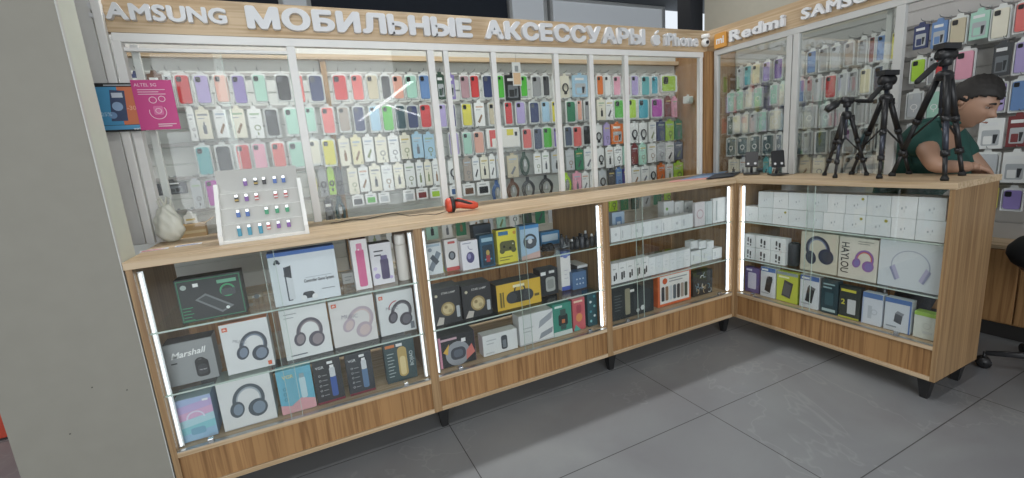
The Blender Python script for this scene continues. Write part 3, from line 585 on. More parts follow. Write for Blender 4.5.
carton('watch_box', 'A', (554, 336.5), (572.6, 331.5), (551.8, 306), S3, .05, '2f8a76', 'green box with a black watch picture on the deck', art=lambda a: a.rr(.28, .30, .78, .66, .1, '1f2a2a').rr(.38, .18, .68, .34, .04, '35504c').rr(.38, .62, .68, .82, .04, '35504c').rect(.45, .38, .62, .5, 'c46a3a').rect(0, 0, 1, .14, 'c3d3cf').rect(.1, .88, .5, .95, 'cfe4de'), plane=.06)
carton('watch_box', 'A', (573.5, 331), (586, 328.5), (571.8, 300), S3, .05, 'c8545c', 'coral red box between the green and the teal boxes', art=lambda a: a.disc(.5, .4, .26, 'd98a4a', .3).rr(.3, .55, .7, .8, .1, 'a83a48').rect(.1, .88, .8, .94, 'e9c9b0').poly([(0, 0), (.6, 0), (.2, .2)], '4aa79a'), plane=.065, top='c98a88')
carton('watch_box', 'A', (588.5, 329), (599, 326.5), (587.6, 292.6), S3, .05, '1f4c56', 'dark teal narrow box with pale marks at the deck end', art=lambda a: [a.disc(.3+.4*(i % 2), .15+.14*i, .12, ['7fc2c4', 'd6e4e4', '3f8f9a'][i % 3]) for i in range(6)], plane=.07)

# ---- counter 3
pale = ['dfe4e6', 'd8dee0', 'e4e7e8']
xb = [611, 621, 631.5, 642, 652, 662, 672, 682, 693]
def yl(x): return 242.8+(x-611)*(220.8-242.8)/119
for i in range(len(xb)-1):
    carton('earbud_box', 'A', (xb[i], yl(xb[i])), (xb[i+1], yl(xb[i+1])), (xb[i], yl(xb[i])-14.5), S1, .055, pale[i % 3], '%s of the twelve small white boxes lined along the corner counter upper shelf edge, counted from the pilaster end' % nm[i] if False else '%s small white box in the line at the front edge, corner counter upper shelf' % nm[i], group='small white boxes along the upper shelf', plane=.045, art=lambda a, i=i: a.rect(.12, .2, .2, .7, 'b3b9be') if i % 2 else a.disc(.5, .5, .12, 'bcc2c6'))
carton('perfume_box', 'A', (612.5, 230), (625, 228), (612, 213), S1, .04, 'a9c3dd', 'pale blue box with a darker window standing behind the white front line', plane=.16, art=lambda a: a.rr(.25, .15, .75, .8, .06, '5d86b8').rect(.35, .3, .65, .6, 'd5e3f2'))
for i, (x0, x1, c) in enumerate(((664, 674, 'd9dde0'), (675, 684, 'e2e5e6'), (685, 693, 'd6dadb'))):
    carton('charger_box', 'A', (x0, 225), (x1, 224), (x0, 202), S1, .05, c, ['white charger box with green tick standing behind the front line', 'plain white charger box in the middle of three behind the front line', 'white charger box with a grey bar, third of three behind the front line'][i], plane=.17, art=lambda a, i=i: a.disc(.3, .7, .12, ['7ab04a', 'c2c8cc', '9aa0a6'][i]).rect(.4, .2, .5, .55, 'b5bbc0'))
for i, (x0, x1, ty, c) in enumerate(((695, 705, 203, 'd7d2d6'), (705.5, 712, 202, 'c3ced0'), (713, 727, 199, 'e6e9ea'))):
    carton('phone_film_box', 'A', (x0, 222), (x1, 219), (x0, ty), S1, .02, c, ['flat upright white pack with a pink oval outline near the corner light strip', 'thin grey-green upright pack between two white upright packs', 'widest plain white upright pack next to the corner light strip'][i], plane=.045, art=lambda a, i=i: a.ring(.5, .5, .34, .06, 'b8909c') if i == 0 else a.rect(.2, .1, .3, .9, 'aab4b8'))
def yl2(x): return 283.6+(x-611)*(257-283.6)/116
xb2 = [611.5, 619, 627, 635, 642, 649]
for i in range(5):
    carton('earbud_box', 'A', (xb2[i], yl2(xb2[i])), (xb2[i+1], yl2(xb2[i+1])), (xb2[i], yl2(xb2[i])-19), S2, .05, 'e2e4e4', '%s white box with black earbuds printed, corner counter middle shelf' % nm[i], group='white boxes with black earbuds, corner counter', plane=.045, art=lambda a, i=i: (a.rr(.28, .15, .50, .42+.1*(i % 2), .06, '26282b'), a.rr(.56, .22, .74, .55, .06, '26282b'), a.rect(.2, .7, .6, .74, '9aa0a4')))
xb3 = [649, 656, 663, 670, 677, 684, 690.5]
for i in range(6):
    carton('earbud_box', 'A', (xb3[i], yl2(xb3[i])), (xb3[i+1], yl2(xb3[i+1])), (xb3[i], yl2(xb3[i])-17), S2, .05, pale[i % 3], '%s plain white box after the earbud prints, corner counter middle shelf' % nm[i], group='plain white boxes, corner counter middle shelf', plane=.045, art=lambda a: a.lines(.25, .6, .7, 2, .2, 'c0c6ca', .03))
for i, (x0, x1, y0, y1) in enumerate(((691, 701, 264, 252), (701.5, 712, 261.5, 250), (712.5, 722, 259, 249))):
    carton('cable_box', 'A', (x0, y0), (x1, y0-2), (x0, y1), S2, .05, pale[i], ['lowest white cable box under the tilted pile, first', 'white cable box under the tilted pile, in the middle', 'white cable box under the tilted pile, nearest the light strip'][i], plane=.06, art=lambda a: a.rect(.2, .3, .3, .7, 'b9c0c4'))
for i, (x0, x1) in enumerate(((691, 698), (699, 706), (707, 714))):
    loc, w, h = placed('A', (x0, 263), (x1, 262), (x0, 250), S2, .06)
    p = aty(x0, 251, .06); b = MB(); b.box((-w/2, 0, 0), (w/2, .045, .045), mat('dde1e3', .45), .001)
    o = b.build('cable_box', None, (loc.x, .062, S2+h+.004), 0); tag(o, ['first white box of the pile stacked on the middle shelf boxes', 'second white box of the pile stacked on the middle shelf boxes', 'third white box of the pile stacked on the middle shelf boxes'][i], 'box')
    b = MB(); b.box((-w/2+.006, -.0006, .012), (-w/2+.010, 0, .034), mat('a4adb4')); b.build('front_print', o)
def art_dark3(a): a.rr(.30, .10, .42, .92, .03, '8d8a70').rr(.50, .12, .92, .80, .1, '30383c').disc(.72, .2, .05, 'd8dcdc').disc(.60, .15, .04, 'b9bdbd').rect(.42, .78, .52, .86, 'e4e4e2').lines(.05, .75, .22, 6, .09, '5a6466', .02)
carton('drone_box', 'A', (612.6, 321), (654, 310), (611, 290), S3, .07, '22292c', 'large black box at the near bottom of the corner counter', art=art_dark3, top='30363a', plane=.05)
def art_org(a):
    a.rect(.06, .08, .94, .92, 'e6e4e0')
    for i in range(7): a.rr(.10+.115*i, .16, .19+.115*i, .60, .03, ['30343c', '8a6a50', 'c9ced2', '4a5a66', '2c3036', 'a5968a', '3d4a40'][i])
    a.disc(.20, .77, .07, 'd0522a').lines(.32, .80, .86, 2, .08, '8b8f94', .03)
carton('watch_strap_box', 'A', (658, 308.7), (691, 299.3), (656.5, 275.7), S3, .05, 'dd6230', 'orange framed box showing a row of smart watch straps', art=art_org, top='dd6230', plane=.06)
carton('keyboard_box', 'A', (693, 299), (712.4, 293.6), (692.6, 274), S3, .05, '1f2429', 'black box with pale scattered pattern beside the orange framed box', art=lambda a: [a.ring(random.uniform(.15, .85), random.uniform(.12, .88), .10, .03, ['8aa0b0', 'c9b48a', 'd8dcde', '5f8a9a'][i % 4], i, i+3.5, 8) for i in range(12)], plane=.07)

# ---- return counter (side B)
def yb1(x): return 221+(x-743)*20/199
def ym(x): return 206+(x-743)*16/204
up_ = [758, 773, 788, 807, 826.7, 845, 866, 890, 916.5, 945.5]
lo_ = [743, 758, 772, 788, 807, 822.5, 843, 864.5, 890, 914.5, 944.5]
def art_w(i, dot=None):
    def f(a):
        a.rect(.40, .40, .46, .50, 'aab2b8'); a.rect(.56, .46, .60, .56, 'aab2b8'); a.rect(.52, .30, .55, .36, 'c2c8cc')
        if dot: a.disc(.82, .80, .07, 'a9a23a')
    return f
hts = []
for i in range(len(lo_)-1):
    o, w, h = carton('airpod_style_box' if False else 'earphone_box', 'B', (lo_[i], yb1(lo_[i])), (lo_[i+1], yb1(lo_[i+1])), (lo_[i], ym(lo_[i])), S1, .09, pale[i % 3], '%s white box from the corner, lower layer, return counter upper shelf' % nm[i], group='white boxes stacked in two layers on the return counter', plane=.035, art=art_w(i, i in (2, 6, 7)))
    hts.append(h)
hz = max(hts)
for i in range(len(up_)-1):
    loc, w, h = placed('B', (up_[i], ym(up_[i])), (up_[i+1], ym(up_[i+1])), (up_[i], 191.5+(up_[i]-758)*6.5/190), S1+hz+.001, .035)
    b = MB(); b.box((-w/2, 0, 0), (w/2, .09, h), mat(pale[(i+1) % 3], .45), .001); o = b.build('earphone_box', None, (loc.x, loc.y, S1+hz+.0015), -PI/2)
    tag(o, '%s white box from the corner, upper layer, return counter upper shelf' % nm[i], 'box', 'white boxes stacked in two layers on the return counter'); a = Art(w, h); art_w(i, i == 5)(a); a.done(o)
# middle shelf: six small earbud boxes in two layers
for j in range(2):
    for i, (x0, x1) in enumerate(((740.5, 755), (755, 770), (770, 785))):
        yb = 257+(x0-740)*.185
        zz = S2 if j == 0 else S2+.075
        loc, w, h = placed('B', (x0, yb), (x1, yb), (x0, yb-15), S2, .04)
        b = MB(); b.box((-w/2, 0, 0), (w/2, .05, .0735), mat('dde1e2', .45), .001); o = b.build('earbud_box', None, (loc.x, loc.y, zz+.0006), -PI/2)
        tag(o, 'white box with two black earbuds, %s from the corner in the %s layer, return counter' % (nm[i], ['bottom', 'top'][j]), 'box', 'earbud boxes on the return counter middle shelf')
        a = Art(w, .0735); a.rr(.34, .40, .46, .78, .05, '24262a').rr(.56, .30, .68, .68, .05, '24262a').rr(.34, .14, .46, .30, .05, '3a3d42').rr(.56, .10, .68, .24, .05, '3a3d42'); a.done(o)
loc, w, h = placed('B', (786, 265), (797, 266), (786, 243), S2, .06)
root = empty('speaker_can', (loc.x+.02, loc.y, S2+.0006)); tag(root, 'small dark cylindrical speaker between earbud boxes and headphone box', 'speaker'); r = w*.48
b = MB(); b.lathe([(r*.85, 0), (r, .006), (r, h-.006), (r*.85, h)], mat('34383d', .6)); b.build('speaker_body', root)
b = MB(); b.lathe([(r*.6, h+.0002), (r*.7, h+.004), (r*.5, h+.006)], mat('16181a', .3)); b.build('top_button', root)
carton('headphone_box', 'B', (799.8, 267), (836.5, 272), (799.8, 231), S2, .07, 'cfcab6', 'cream box with navy over-ear headphones on the return counter', art=lambda a: a.phones(.50, .48, .33, '333a52', '3d4250', .2, '7d87a4'), top='c6c2b0', plane=.045)
carton('headphone_box', 'B', (837.5, 272), (876, 281), (838, 236), S2, .07, 'd6d2c4', 'cream box with vertical black lettering and purple and orange headphones', art=lambda a: a.text('HAYLOU', .16, .5, .30, '1c1d20', rot=-PI/2, bold=.01, width=.92).phones(.66, .44, .24, '8a5fa8', '7b6fb4', -.2, 'd2604a').lines(.5, .92, .9, 2, .05, '8b8a80', .015), top='cfccc0', plane=.045)
carton('headphone_box', 'B', (877, 281), (940, 294), (879, 239), S2, .07, 'd2dae0', 'widest pale box with silver lilac headphones at the shelf end', art=lambda a: a.ring(.52, .50, .31, .018, 'a9b2c4', -.15, PI+.15).poly([(.20, .42), (.27, .50), (.37, .22), (.30, .16)], 'b4b2d0').poly([(.84, .42), (.77, .50), (.67, .22), (.74, .16)], 'b4b2d0').poly([(.19, .42), (.22, .46), (.32, .18), (.29, .16)], '8f93b4').poly([(.85, .42), (.82, .46), (.72, .18), (.75, .16)], '8f93b4'), top='cfd6da', plane=.045)
# deck of the return counter
def art_chg(frame, dev, hdr='3c66b0'): return lambda a: a.rect(0, .86, 1, 1, hdr).rect(.08, .89, .5, .95, 'e9eef4').poly([(.30, .22), (.66, .16), (.78, .56), (.42, .64)], dev).poly([(.42, .64), (.78, .56), (.84, .64), (.50, .72)], '565b62').lines(.08, .12, .6, 1, .05, frame, .02)
carton('case_pack', 'B', (743, 290), (759, 294), (743, 265.7), S3, .03, '5c4d8c', 'purple pack with a pale phone case at the inner corner of the deck', art=lambda a: a.rr(.22, .15, .80, .80, .08, 'c9c7da').rect(.1, .86, .5, .94, 'dcd8ee'), plane=.06)
carton('charger_box', 'B', (760, 295), (775, 298), (759.5, 266), S3, .04, 'd9dee4', 'white box with a black plug charger beside the purple pack', art=lambda a: (art_chg('8a8f96', '25282c')(a), a.rr(.55, .5, .8, .72, .04, '25282c')), plane=.05)
carton('power_bank_box', 'B', (776, 299), (797, 304), (776.5, 270.4), S3, .04, 'c4cf3c', 'lime yellow box with dark power bank', art=lambda a: a.rect(0, .9, 1, 1, '8fa0a4').poly([(.25, .2), (.66, .14), (.8, .66), (.38, .74)], '3a3d44').poly([(.30, .26), (.62, .2), (.72, .58), (.40, .66)], '54585f').rect(.1, .80, .6, .86, 'eef0c0'), plane=.05, sidec='9fb030')
carton('charger_box', 'B', (799, 305.5), (818, 309.5), (799.7, 274), S3, .04, 'd7dde5', 'white and blue box with black folding charger next to the lime box', art=art_chg('8a8f96', '2a2c31'), plane=.05)
carton('cable_box', 'B', (820, 309.5), (837, 313), (821, 278), S3, .04, '223c46', 'dark teal box on the deck', art=lambda a: a.lines(.12, .84, .8, 2, .1, '8fb2b8', .04).rr(.25, .25, .75, .62, .06, '335660').rect(.1, .06, .9, .14, 'a9c4c8'), plane=.05)
carton('cable_box', 'B', (838, 313), (859, 319.5), (839, 285), S3, .04, '2b3330', 'dark box with yellow print and a pale block on the deck', art=lambda a: a.text('2', .2, .5, .4, 'd9d23a', bold=.02).rect(.08, .84, .8, .92, 'd9d23a').rr(.42, .16, .82, .62, .04, 'c9ced0').rect(0, 0, 1, .06, 'b9b93a'), plane=.05)
carton('cable_box', 'B', (861, 320), (881, 326), (861, 291), S3, .04, 'd3dae4', 'white box with blue header and faint picture on the deck', art=lambda a: a.rect(0, .84, 1, 1, '5078b8').rect(.3, .2, .5, .6, 'b9c2cc').ring(.62, .42, .16, .03, 'aab4be').rect(0, 0, .06, .84, 'a9b8d8'), plane=.05)
carton('charger_box', 'B', (883, 326), (909.6, 334), (883, 296), S3, .04, 'cfd8e2', 'widest white and blue box with small grey cube charger', art=lambda a: a.rect(0, .86, 1, 1, '466fb4').poly([(.38, .30), (.66, .24), (.70, .50), (.42, .56)], '4a4f58').poly([(.42, .56), (.70, .50), (.76, .58), (.50, .64)], '868c96').rect(.94, 0, 1, .86, '5a7cc0').rect(.1, .12, .5, .16, '8e98a4'), plane=.05)
carton('earphone_box', 'B', (912, 337), (937, 342), (912.7, 310), S3, .04, 'd9dfd6', 'white box with bright green top stripe at the deck end', art=lambda a: a.rect(0, .86, 1, 1, '9fce4a').ring(.55, .5, .16, .02, 'c0c8c0').rect(.4, .2, .8, .3, 'cdd3cf'), plane=.05, top='9fce4a')

# ------------------------------------------------------------------ goods hanging on the slat walls
CN = {}
def pal(s):
    d = {'red': 'd23a3c', 'coral': 'e26a66', 'peach': 'e2a592', 'pink': 'e59db4', 'lavender': 'a99ad0', 'violet': '8676b8', 'purple': '6d4c9e', 'mint': '9fd0bd', 'teal': '5fb3b8', 'navy': '2e3a66', 'indigo': '332f7a',
         'blue': '5f86bd', 'denim': '3c5f96', 'skyblue': '9cc4dc', 'black': '26282b', 'charcoal': '44474b', 'grey': '94989a', 'silver': 'b9bfc3', 'white': 'e2e5e3', 'ivory': 'e0ddc9', 'cream': 'ddd6ac', 'beige': 'c3b99c', 'taupe': 'a09488',
         'yellow': 'd9d243', 'lime': 'a5d534', 'green': '4ebb3c', 'emerald': '2f7d58', 'darkgreen': '2f4a3c', 'darkteal': '2a4a52', 'slate': '4d5a72', 'mauve': 'b08a92', 'orange': 'e2702c', 'magenta': 'b83ab0', 'cyan': '3fa6bd', 'maroon': '7a3436', 'brown': '6a4a38', 'gold': '6d6238'}
    return d[s]
def blister(w, h, c, cam=1, prt=None):
    pass
def hang_pack(kind, color, w, h, side, loc, label, group):
    """loc is the top centre of the pack's front face"""
    rz = NUM[side]; jit = random.uniform(-.02, .02)
    noun = {'c': 'phone_case_pack', 'w': 'accessory_pack', 'r': 'cable_pack', 'q': 'earphone_box', 'b': 'cable_bundle', 'h': 'phone_holder_pack', 'm': 'magnetic_case_pack', 's': 'strap_pack'}[kind]
    x0, x1 = -w/2, w/2
    b = MB()
    if kind in 'cm':
        # pale hanger tab + backing
        b.prism([(x0+.002, -h), (x1-.002, -h), (x1, -h+.004), (x1, -.016), (x1-.006, -.008), (.016, -.006), (.012, .008), (-.012, .008), (-.016, -.006), (x0+.006, -.008), (x0, -.016), (x0, -h+.004)], .0, .003, mat('d5d9d6', .35))
        o = b.build(noun, None, loc, rz)
        m_ = w*.10; b = MB(); b.prism(rrect(x0+m_, -h+.012, x1-m_, -.018, min(w*.16, .014)), -.011, -.0003, mat(pal(color), .4), True); c = b.build('phone_case', o)
        if kind == 'c':
            cw = (w-2*m_)*.38
            b = MB(); b.prism(rrect(x0+m_+.005, -.026-cw*1.05, x0+m_+.005+cw, -.024, cw*.25), -.0135, -.0112, mat('1d1f22' if color not in ('black', 'navy') else '565b62', .3)); b.build('camera_window', c)
        else:
            b = MB(); t = w*.22; a = Art(1, 1); y = -.0116
            pa = circ(0, -h*.58, t, n=25); pb = circ(0, -h*.58, t*.72, n=25); pa[-1] = pa[0]; pb[-1] = pb[0]
            b.strip(pb, pa, y, mat('e6e8e6')); b.box((-.002, y, -h*.58-t*1.7), (.002, y+.0004, -h*.58-t*1.05), mat('e6e8e6')); b.build('magnet_ring_mark', c)
            b = MB(); b.prism(rrect(x0+m_+.004, -.05, x0+m_+.004+w*.26, -.026, .006), -.0135, -.0112, mat('c2c6c6', .3)); b.build('camera_window', c)
        # clear shell rim
        b = MB(); e = .0025
        for (a0, a1, c0, c1) in ((x0, x0+e, -h+.004, -.014), (x1-e, x1, -h+.004, -.014), (x0, x1, -h+.002, -h+.005)):
            b.box((a0, -.0145, c0), (a1, -.0002, c1), mat('e3e7e6', .2))
        b.build('shell_rim', o)
    elif kind == 'w':
        b.prism([(x0, -h), (x1, -h), (x1, -.012), (.014, -.010), (.010, .006), (-.010, .006), (-.014, -.010), (x0, -.012)], -.012, .002, mat(pal(color), .4)); o = b.build(noun, None, loc, rz)
        b = MB(); y = -.0126; k = random.random(); dk = mat(random.choice(['2b2e33', '454a52', '6a6f78', '8a6a4a', '7a8a5a']), .4)
        if k < .35:
            pa = circ(w*.08, -h*.66, w*.24, n=17); pb = circ(w*.08, -h*.66, w*.17, n=17); pa[-1] = pa[0]; pb[-1] = pb[0]; b.strip(pb, pa, y, dk); b.flat([(w*.02, -h*.90), (w*.12, -h*.90), (w*.12, -h*.80), (w*.02, -h*.80)], y, dk)
        elif k < .65: b.flat(rrect(-w*.12, -h*.84, w*.14, -h*.56, w*.05), y, dk); b.flat(rrect(-w*.04, -h*.56, w*.06, -h*.46, w*.02), y, dk)
        else: b.flat([(-w*.26, -h*.82), (-w*.08, -h*.88), (w*.26, -h*.58), (w*.14, -h*.52)], y, dk)
        hd = random.choice(['c9b46a', 'a8b8c8', 'c2c7cb', '9fb89a', 'd0a890', '8b9096'])
        b.flat([(x0+w*.14, -h*.26), (x1-w*.14, -h*.26), (x1-w*.14, -h*.20), (x0+w*.14, -h*.20)], y, mat(hd)); b.flat([(x0+w*.14, -h*.36), (x1-w*.4, -h*.36), (x1-w*.4, -h*.33), (x0+w*.14, -h*.33)], y, mat('a0a5aa'))
        b.build('front_print', o)
    elif kind == 'r':
        b.prism([(x0, -h), (x1, -h), (x1, -.012), (.014, -.010), (.010, .006), (-.010, .006), (-.014, -.010), (x0, -.012)], .0, .002, mat(pal(color), .4)); o = b.build(noun, None, loc, rz)
        b = MB(); R = w*.33; cc = {'white': 'f0f1f0', 'black': 'dcdcdc'}.get(color, 'e8e8e8')
        dk = mat('2a2c30' if color != 'black' else 'c8cccf', .45)
        for kk in range(2): b.tube([(R*(1-.2*kk)*math.cos(t), -.006-.002*kk, -h*.58+R*1.25*(1-.15*kk)*math.sin(t)) for t in [2*PI*i/16 for i in range(17)]], .0028, dk, 6, False)
        b.build('coiled_cable', o)
        b = MB(); b.prism(rrect(-w*.12, -h*.86, w*.12, -h*.76, .003), -.012, -.0003, dk); b.build('plug', o)
    elif kind == 'q':
        b.box((x0, -.012, -h), (x1, .012, 0), mat('e8eae9', .4), .002); b.prism([(-.014, 0), (.014, 0), (.010, .014), (-.010, .014)], 0, .002, mat('e8eae9', .4)); o = b.build(noun, None, loc, rz)
        b = MB(); b.flat(rrect(x0+w*.16, -h*.86, x1-w*.14, -h*.34, w*.06), -.0126, mat(pal(color), .4)); b.flat(rrect(x0+w*.2, -h*.80, x1-w*.18, -h*.42, w*.05), -.0129, mat(pal(color), .25)); b.flat([(x0+w*.2, -h*.2), (x0+w*.7, -h*.2), (x0+w*.7, -h*.14), (x0+w*.2, -h*.14)], -.0126, mat('9aa0a4')); b.build('front_print', o)
    elif kind == 'b':
        o = MB(); o.prism([(-.016, -.03), (.016, -.03), (.012, .006), (-.012, .006)], 0, .002, mat(pal(color), .4)); o = o.build(noun, None, loc, rz)
        b = MB(); n = 3
        for kk in range(n):
            R = w*(.42-.07*kk); pts = [(R*math.cos(t)*(1+.05*math.sin(5*t+kk)), -.004-.004*kk, -h*.55+h*.42*(1-.12*kk)*math.sin(t)) for t in [2*PI*i/20 for i in range(21)]]
            b.tube(pts, .004, mat(pal(color), .5), 6, False)
        b.build('strap_loop', o)
        b = MB(); b.box((-.010, -.018, -h*.62), (.010, -.002, -h*.36), mat('b9bcbd', .3, .3), .003); b.build('buckle', o)
    elif kind == 'h':
        b.prism([(x0, -h), (x1, -h), (x1, -.012), (.014, -.010), (.010, .006), (-.010, .006), (-.014, -.010), (x0, -.012)], -.014, .002, mat(pal(color), .35)); o = b.build(noun, None, loc, rz)
        b = MB(); y = -.0146
        b.flat(rrect(x0+w*.14, -h*.9, x1-w*.14, -h*.42, w*.08), y, mat('6f767c' if color in ('black', 'charcoal', 'brown', 'darkteal') else 'aab0b4')); b.flat([(x0+w*.14, -h*.28), (x1-w*.25, -h*.28), (x1-w*.25, -h*.18), (x0+w*.14, -h*.18)], y, mat('dfe2e2')); b.flat(rrect(x0+w*.22, -h*.86, x1-w*.42, -h*.60, w*.05), y-.0003, mat(pal(color))); b.flat([(x0+w*.6, -h*.56), (x0+w*.8, -h*.56), (x0+w*.72, -h*.84), (x0+w*.62, -h*.84)], y-.0003, mat('2b2e33'))
        b.build('front_print', o)
    tag(o, label, {'c': 'phone case', 'm': 'phone case', 'w': 'accessory', 'r': 'cable', 'q': 'box', 'b': 'strap', 'h': 'accessory'}[kind], group)
    return o
HK = mat('8d9193', .3, .9)
hook_me = None
def hook(side, loc, ext=.10):
    global hook_me
    if hook_me is None:
        b = MB(); b.tube([(0, .098, .002), (0, .02, .001), (0, -.018, .003), (0, -.030, .013)], .0018, HK, 6); b.box((-.006, .094, -.012), (.006, .099, .012), HK); o = b.build('display_hook'); hook_me = o.data
    else:
        o = bpy.data.objects.new('display_hook', hook_me); COL.objects.link(o)
    o.location = loc; o.rotation_euler.z = NUM[side]
    tag(o, 'thin wire display hook stuck in the slats, one pack hanging on it', 'hook', 'wire display hooks')
NOUN = {'c': 'phone case pack', 'm': 'ringed case pack', 'w': 'accessory pack', 'r': 'cable pack', 'q': 'square box', 'b': 'looped strap', 'h': 'holder pack'}
WORD = {'skyblue': 'sky-blue', 'darkgreen': 'dark-green', 'darkteal': 'dark-teal'}
ORD = nm+['thirteenth', 'fourteenth', 'fifteenth', 'sixteenth', 'seventeenth', 'eighteenth', 'nineteenth', 'twentieth', 'twenty-first', 'twenty-second', 'twenty-third', 'twenty-fourth', 'twenty-fifth', 'twenty-sixth', 'twenty-seventh', 'twenty-eighth', 'twenty-ninth', 'thirtieth', 'thirty-first']
RN = {1: 'top', 2: 'second', 3: 'third', 4: 'fourth', 5: 'fifth', 6: 'sixth', 7: 'seventh'}
def parse(s):
    out = []
    for it in s.split(';'):
        it = it.strip()
        if not it: continue
        x0, x1, c, k = it.split()[:4]; ex = it.split()[4:]
        out.append((float(x0), float(x1), c, k, ex))
    return out
ZR = {1: 1.750, 2: 1.566, 3: 1.376, 4: 1.194, 5: 1.010, 6: .82, 7: .635}
used = {}
def hang_row(side, row, spec, plane, wallname, hh=.172, z=None):
    items = parse(spec); seen = {}
    zt = ZR[row] if z is None else z
    for i, (x0, x1, c, k, ex) in enumerate(items):
        f = (lambda px: aty(px, ypix(side, plane, px, zt), plane)) if side == 'A' else (lambda px: atx(px, ypix(side, plane, px, zt), plane))
        p, q = f(x0), f(x1)
        if side == 'A': w = q.x-p.x; loc = Vector(((p.x+q.x)/2, plane, zt))
        else: w = p.y-q.y; loc = Vector((plane, (p.y+q.y)/2, zt))
        w = max(w*.97, .03); h = hh*random.uniform(.95, 1.03); 
        if k == 'q': h = min(h, w*.95); 
        for e in ex:
            if e.startswith('h.'): h = float(e[1:])
        cw = WORD.get(c, c); key = (c, k); seen[key] = seen.get(key, 0)+1
        tot = sum(1 for t in items if t[2] == c and t[3] == k)
        lw = WORD.get(items[i-1][2], items[i-1][2]) if i else None; rw = WORD.get(items[i+1][2], items[i+1][2]) if i+1 < len(items) else None
        if tot == 1: lab = 'only %s %s in the %s row of %s' % (cw, NOUN[k], RN[row], wallname)
        else: lab = '%s %s %s from the left in the %s row of %s' % (ORD[seen[key]-1], cw, NOUN[k], RN[row], wallname)
        loc.z += random.uniform(-.003, .003)
        if side == 'A': loc.y += random.uniform(-.004, .004)
        else: loc.x += random.uniform(-.004, .004)
        if 'card' in ex: lab = 'wide white card with a red and a yellow square, third row of back wall'
        o_ = hang_pack(k, c, w, h, side, loc, lab, '%s packs in the %s row of %s' % (NOUN[k].split()[0], RN[row], wallname))
        if 'card' in ex:
            a = Art(w, h, -.0135); a.rect(.04, .05, .96, .95, 'e4e3dc').rect(.08, .50, .36, .92, 'd9504e').rect(.60, .62, .80, .92, 'ddd23a').rect(.84, .58, .92, .78, '3a3c40').rect(.08, .1, .14, .5, 'd9504e'); pr = a.done(o_); pr.location.z = -h
        hl = loc.copy(); hl.z += .012
        if side == 'A': hl.y = plane
        else: hl.x = plane
        hook(side, hl)
def ypix(side, plane, px, z):
    # image row at which column px meets height z in the given plane
    lo, hi = -60., 420.
    for _ in range(30):
        m = (lo+hi)/2; p = aty(px, m, plane) if side == 'A' else atx(px, m, plane)
        if p.z > z: lo = m
        else: hi = m
    return (lo+hi)/2
YA = 1.20
hang_row('A', 1, '128 145 navy h; 146 161 brown h; 162 171 silver c; 172 189 red c; 191 208 lavender c; 211 227 peach c; 229 244 violet c; 250 265 mint c; 273 289 black c; 293 302 coral c; 306 322 navy c; 330 346 red c; 349 362 coral c; 364 377 beige c; 379 389 charcoal c; 390 402 peach c; 403 416 mint c; 417 429 blue c; 435 443 darkgreen h; 444 453 violet h; 458 468 mauve c; 468.5 478 red c; 481 492 navy c; 496 503 green c; 503.5 518 black h h.185; 518.5 526 green c; 530 540 grey c; 541 548 charcoal c; 551 557 black c; 560 569 ivory r; 571 586 skyblue h; 587 593 black w; 595 602 orange c; 603 610 white c; 612 620 pink c; 622 629 mauve c; 630 638 lavender c; 640 649 teal c; 650 657 cyan c; 660 676 lime c h.15', YA, 'the back wall')
hang_row('A', 2, '186 193 white w; 194 208 ivory w; 212 225 white w; 229 243 ivory w; 246 260 white w; 262 277 black c; 282 297 mint c; 303 314 mint c; 319 333 coral c; 336 348 taupe c; 351 363 navy c; 367 379 skyblue c; 380 392 green c; 393 404 darkteal c; 405 417 navy c; 418 430 red c; 437 445 lavender c; 446 454 indigo c; 460 471 yellow c; 473 483 white w; 487 497 beige c; 503 511 red c; 514 524 lavender c; 528 538 navy c; 540 549 skyblue c; 550 557 yellow c; 565 575 emerald c; 576 581 peach c; 583 591 grey c; 596 604 ivory w; 604.5 612 white w; 613 625 green c; 626 636 lime c; 637 648 cyan c; 650 662 magenta c; 664 670 maroon w; 671 676 pink w', YA, 'the back wall')
hang_row('A', 3, '193 210 teal c; 213 230 charcoal c; 233 249 red c; 250 265 pink c; 269 284 coral c; 286 303 mint c; 307 319 ivory c; 320 334 yellow c; 337 348 ivory w; 349.5 360 cream w; 361.5 372 white w; 373.5 385 ivory w; 386.5 397 white w; 398.5 409 ivory w; 410.5 421 skyblue w; 422 433 skyblue w; 447 458 lavender c; 461 471 mint c; 472 483 peach c; 485 519 white q card h.14; 521 531 coral c; 532 541 slate c; 541.5 551 green c; 552 558 violet c; 563 571 slate c; 571.5 581 coral c; 582 590 black c; 594 602 white r; 603 609 lavender w; 610 622 orange h h.17; 630 638 white r; 638.5 647 white r; 648 655 white w; 656 664 navy w; 665 673 lime w; 674 681 emerald w', YA, 'the back wall')
hang_row('A', 4, '156 186 charcoal h h.075; 189 200 silver w; 203 217 magenta c; 306 315 yellow b; 317 325 grey r; 326 333 lime r; 334 341 charcoal r; 346 356 ivory w; 357 367 white w; 368 379 ivory w; 380 391 white w; 392 402 ivory w; 403 413 white w; 414.5 422 white w; 423 430 ivory w; 431 438 white w; 447 457 white r; 462 470 taupe w; 471 478 white w; 479 487 ivory w; 488 494 white w; 495 501 silver w; 506 517 beige w; 518 529 darkgreen b; 533 540 white w; 541 548 white w; 550 560 silver w; 565 573 silver w; 574 582 emerald w; 583 592 white w; 597 604 white r; 605 612 white w; 613 621 white w; 622 630 mint w; 631 637 maroon w; 638 645 mint w; 647 655 white w; 656 664 silver w; 665 673 white w; 674 682 slate w', YA, 'the back wall')
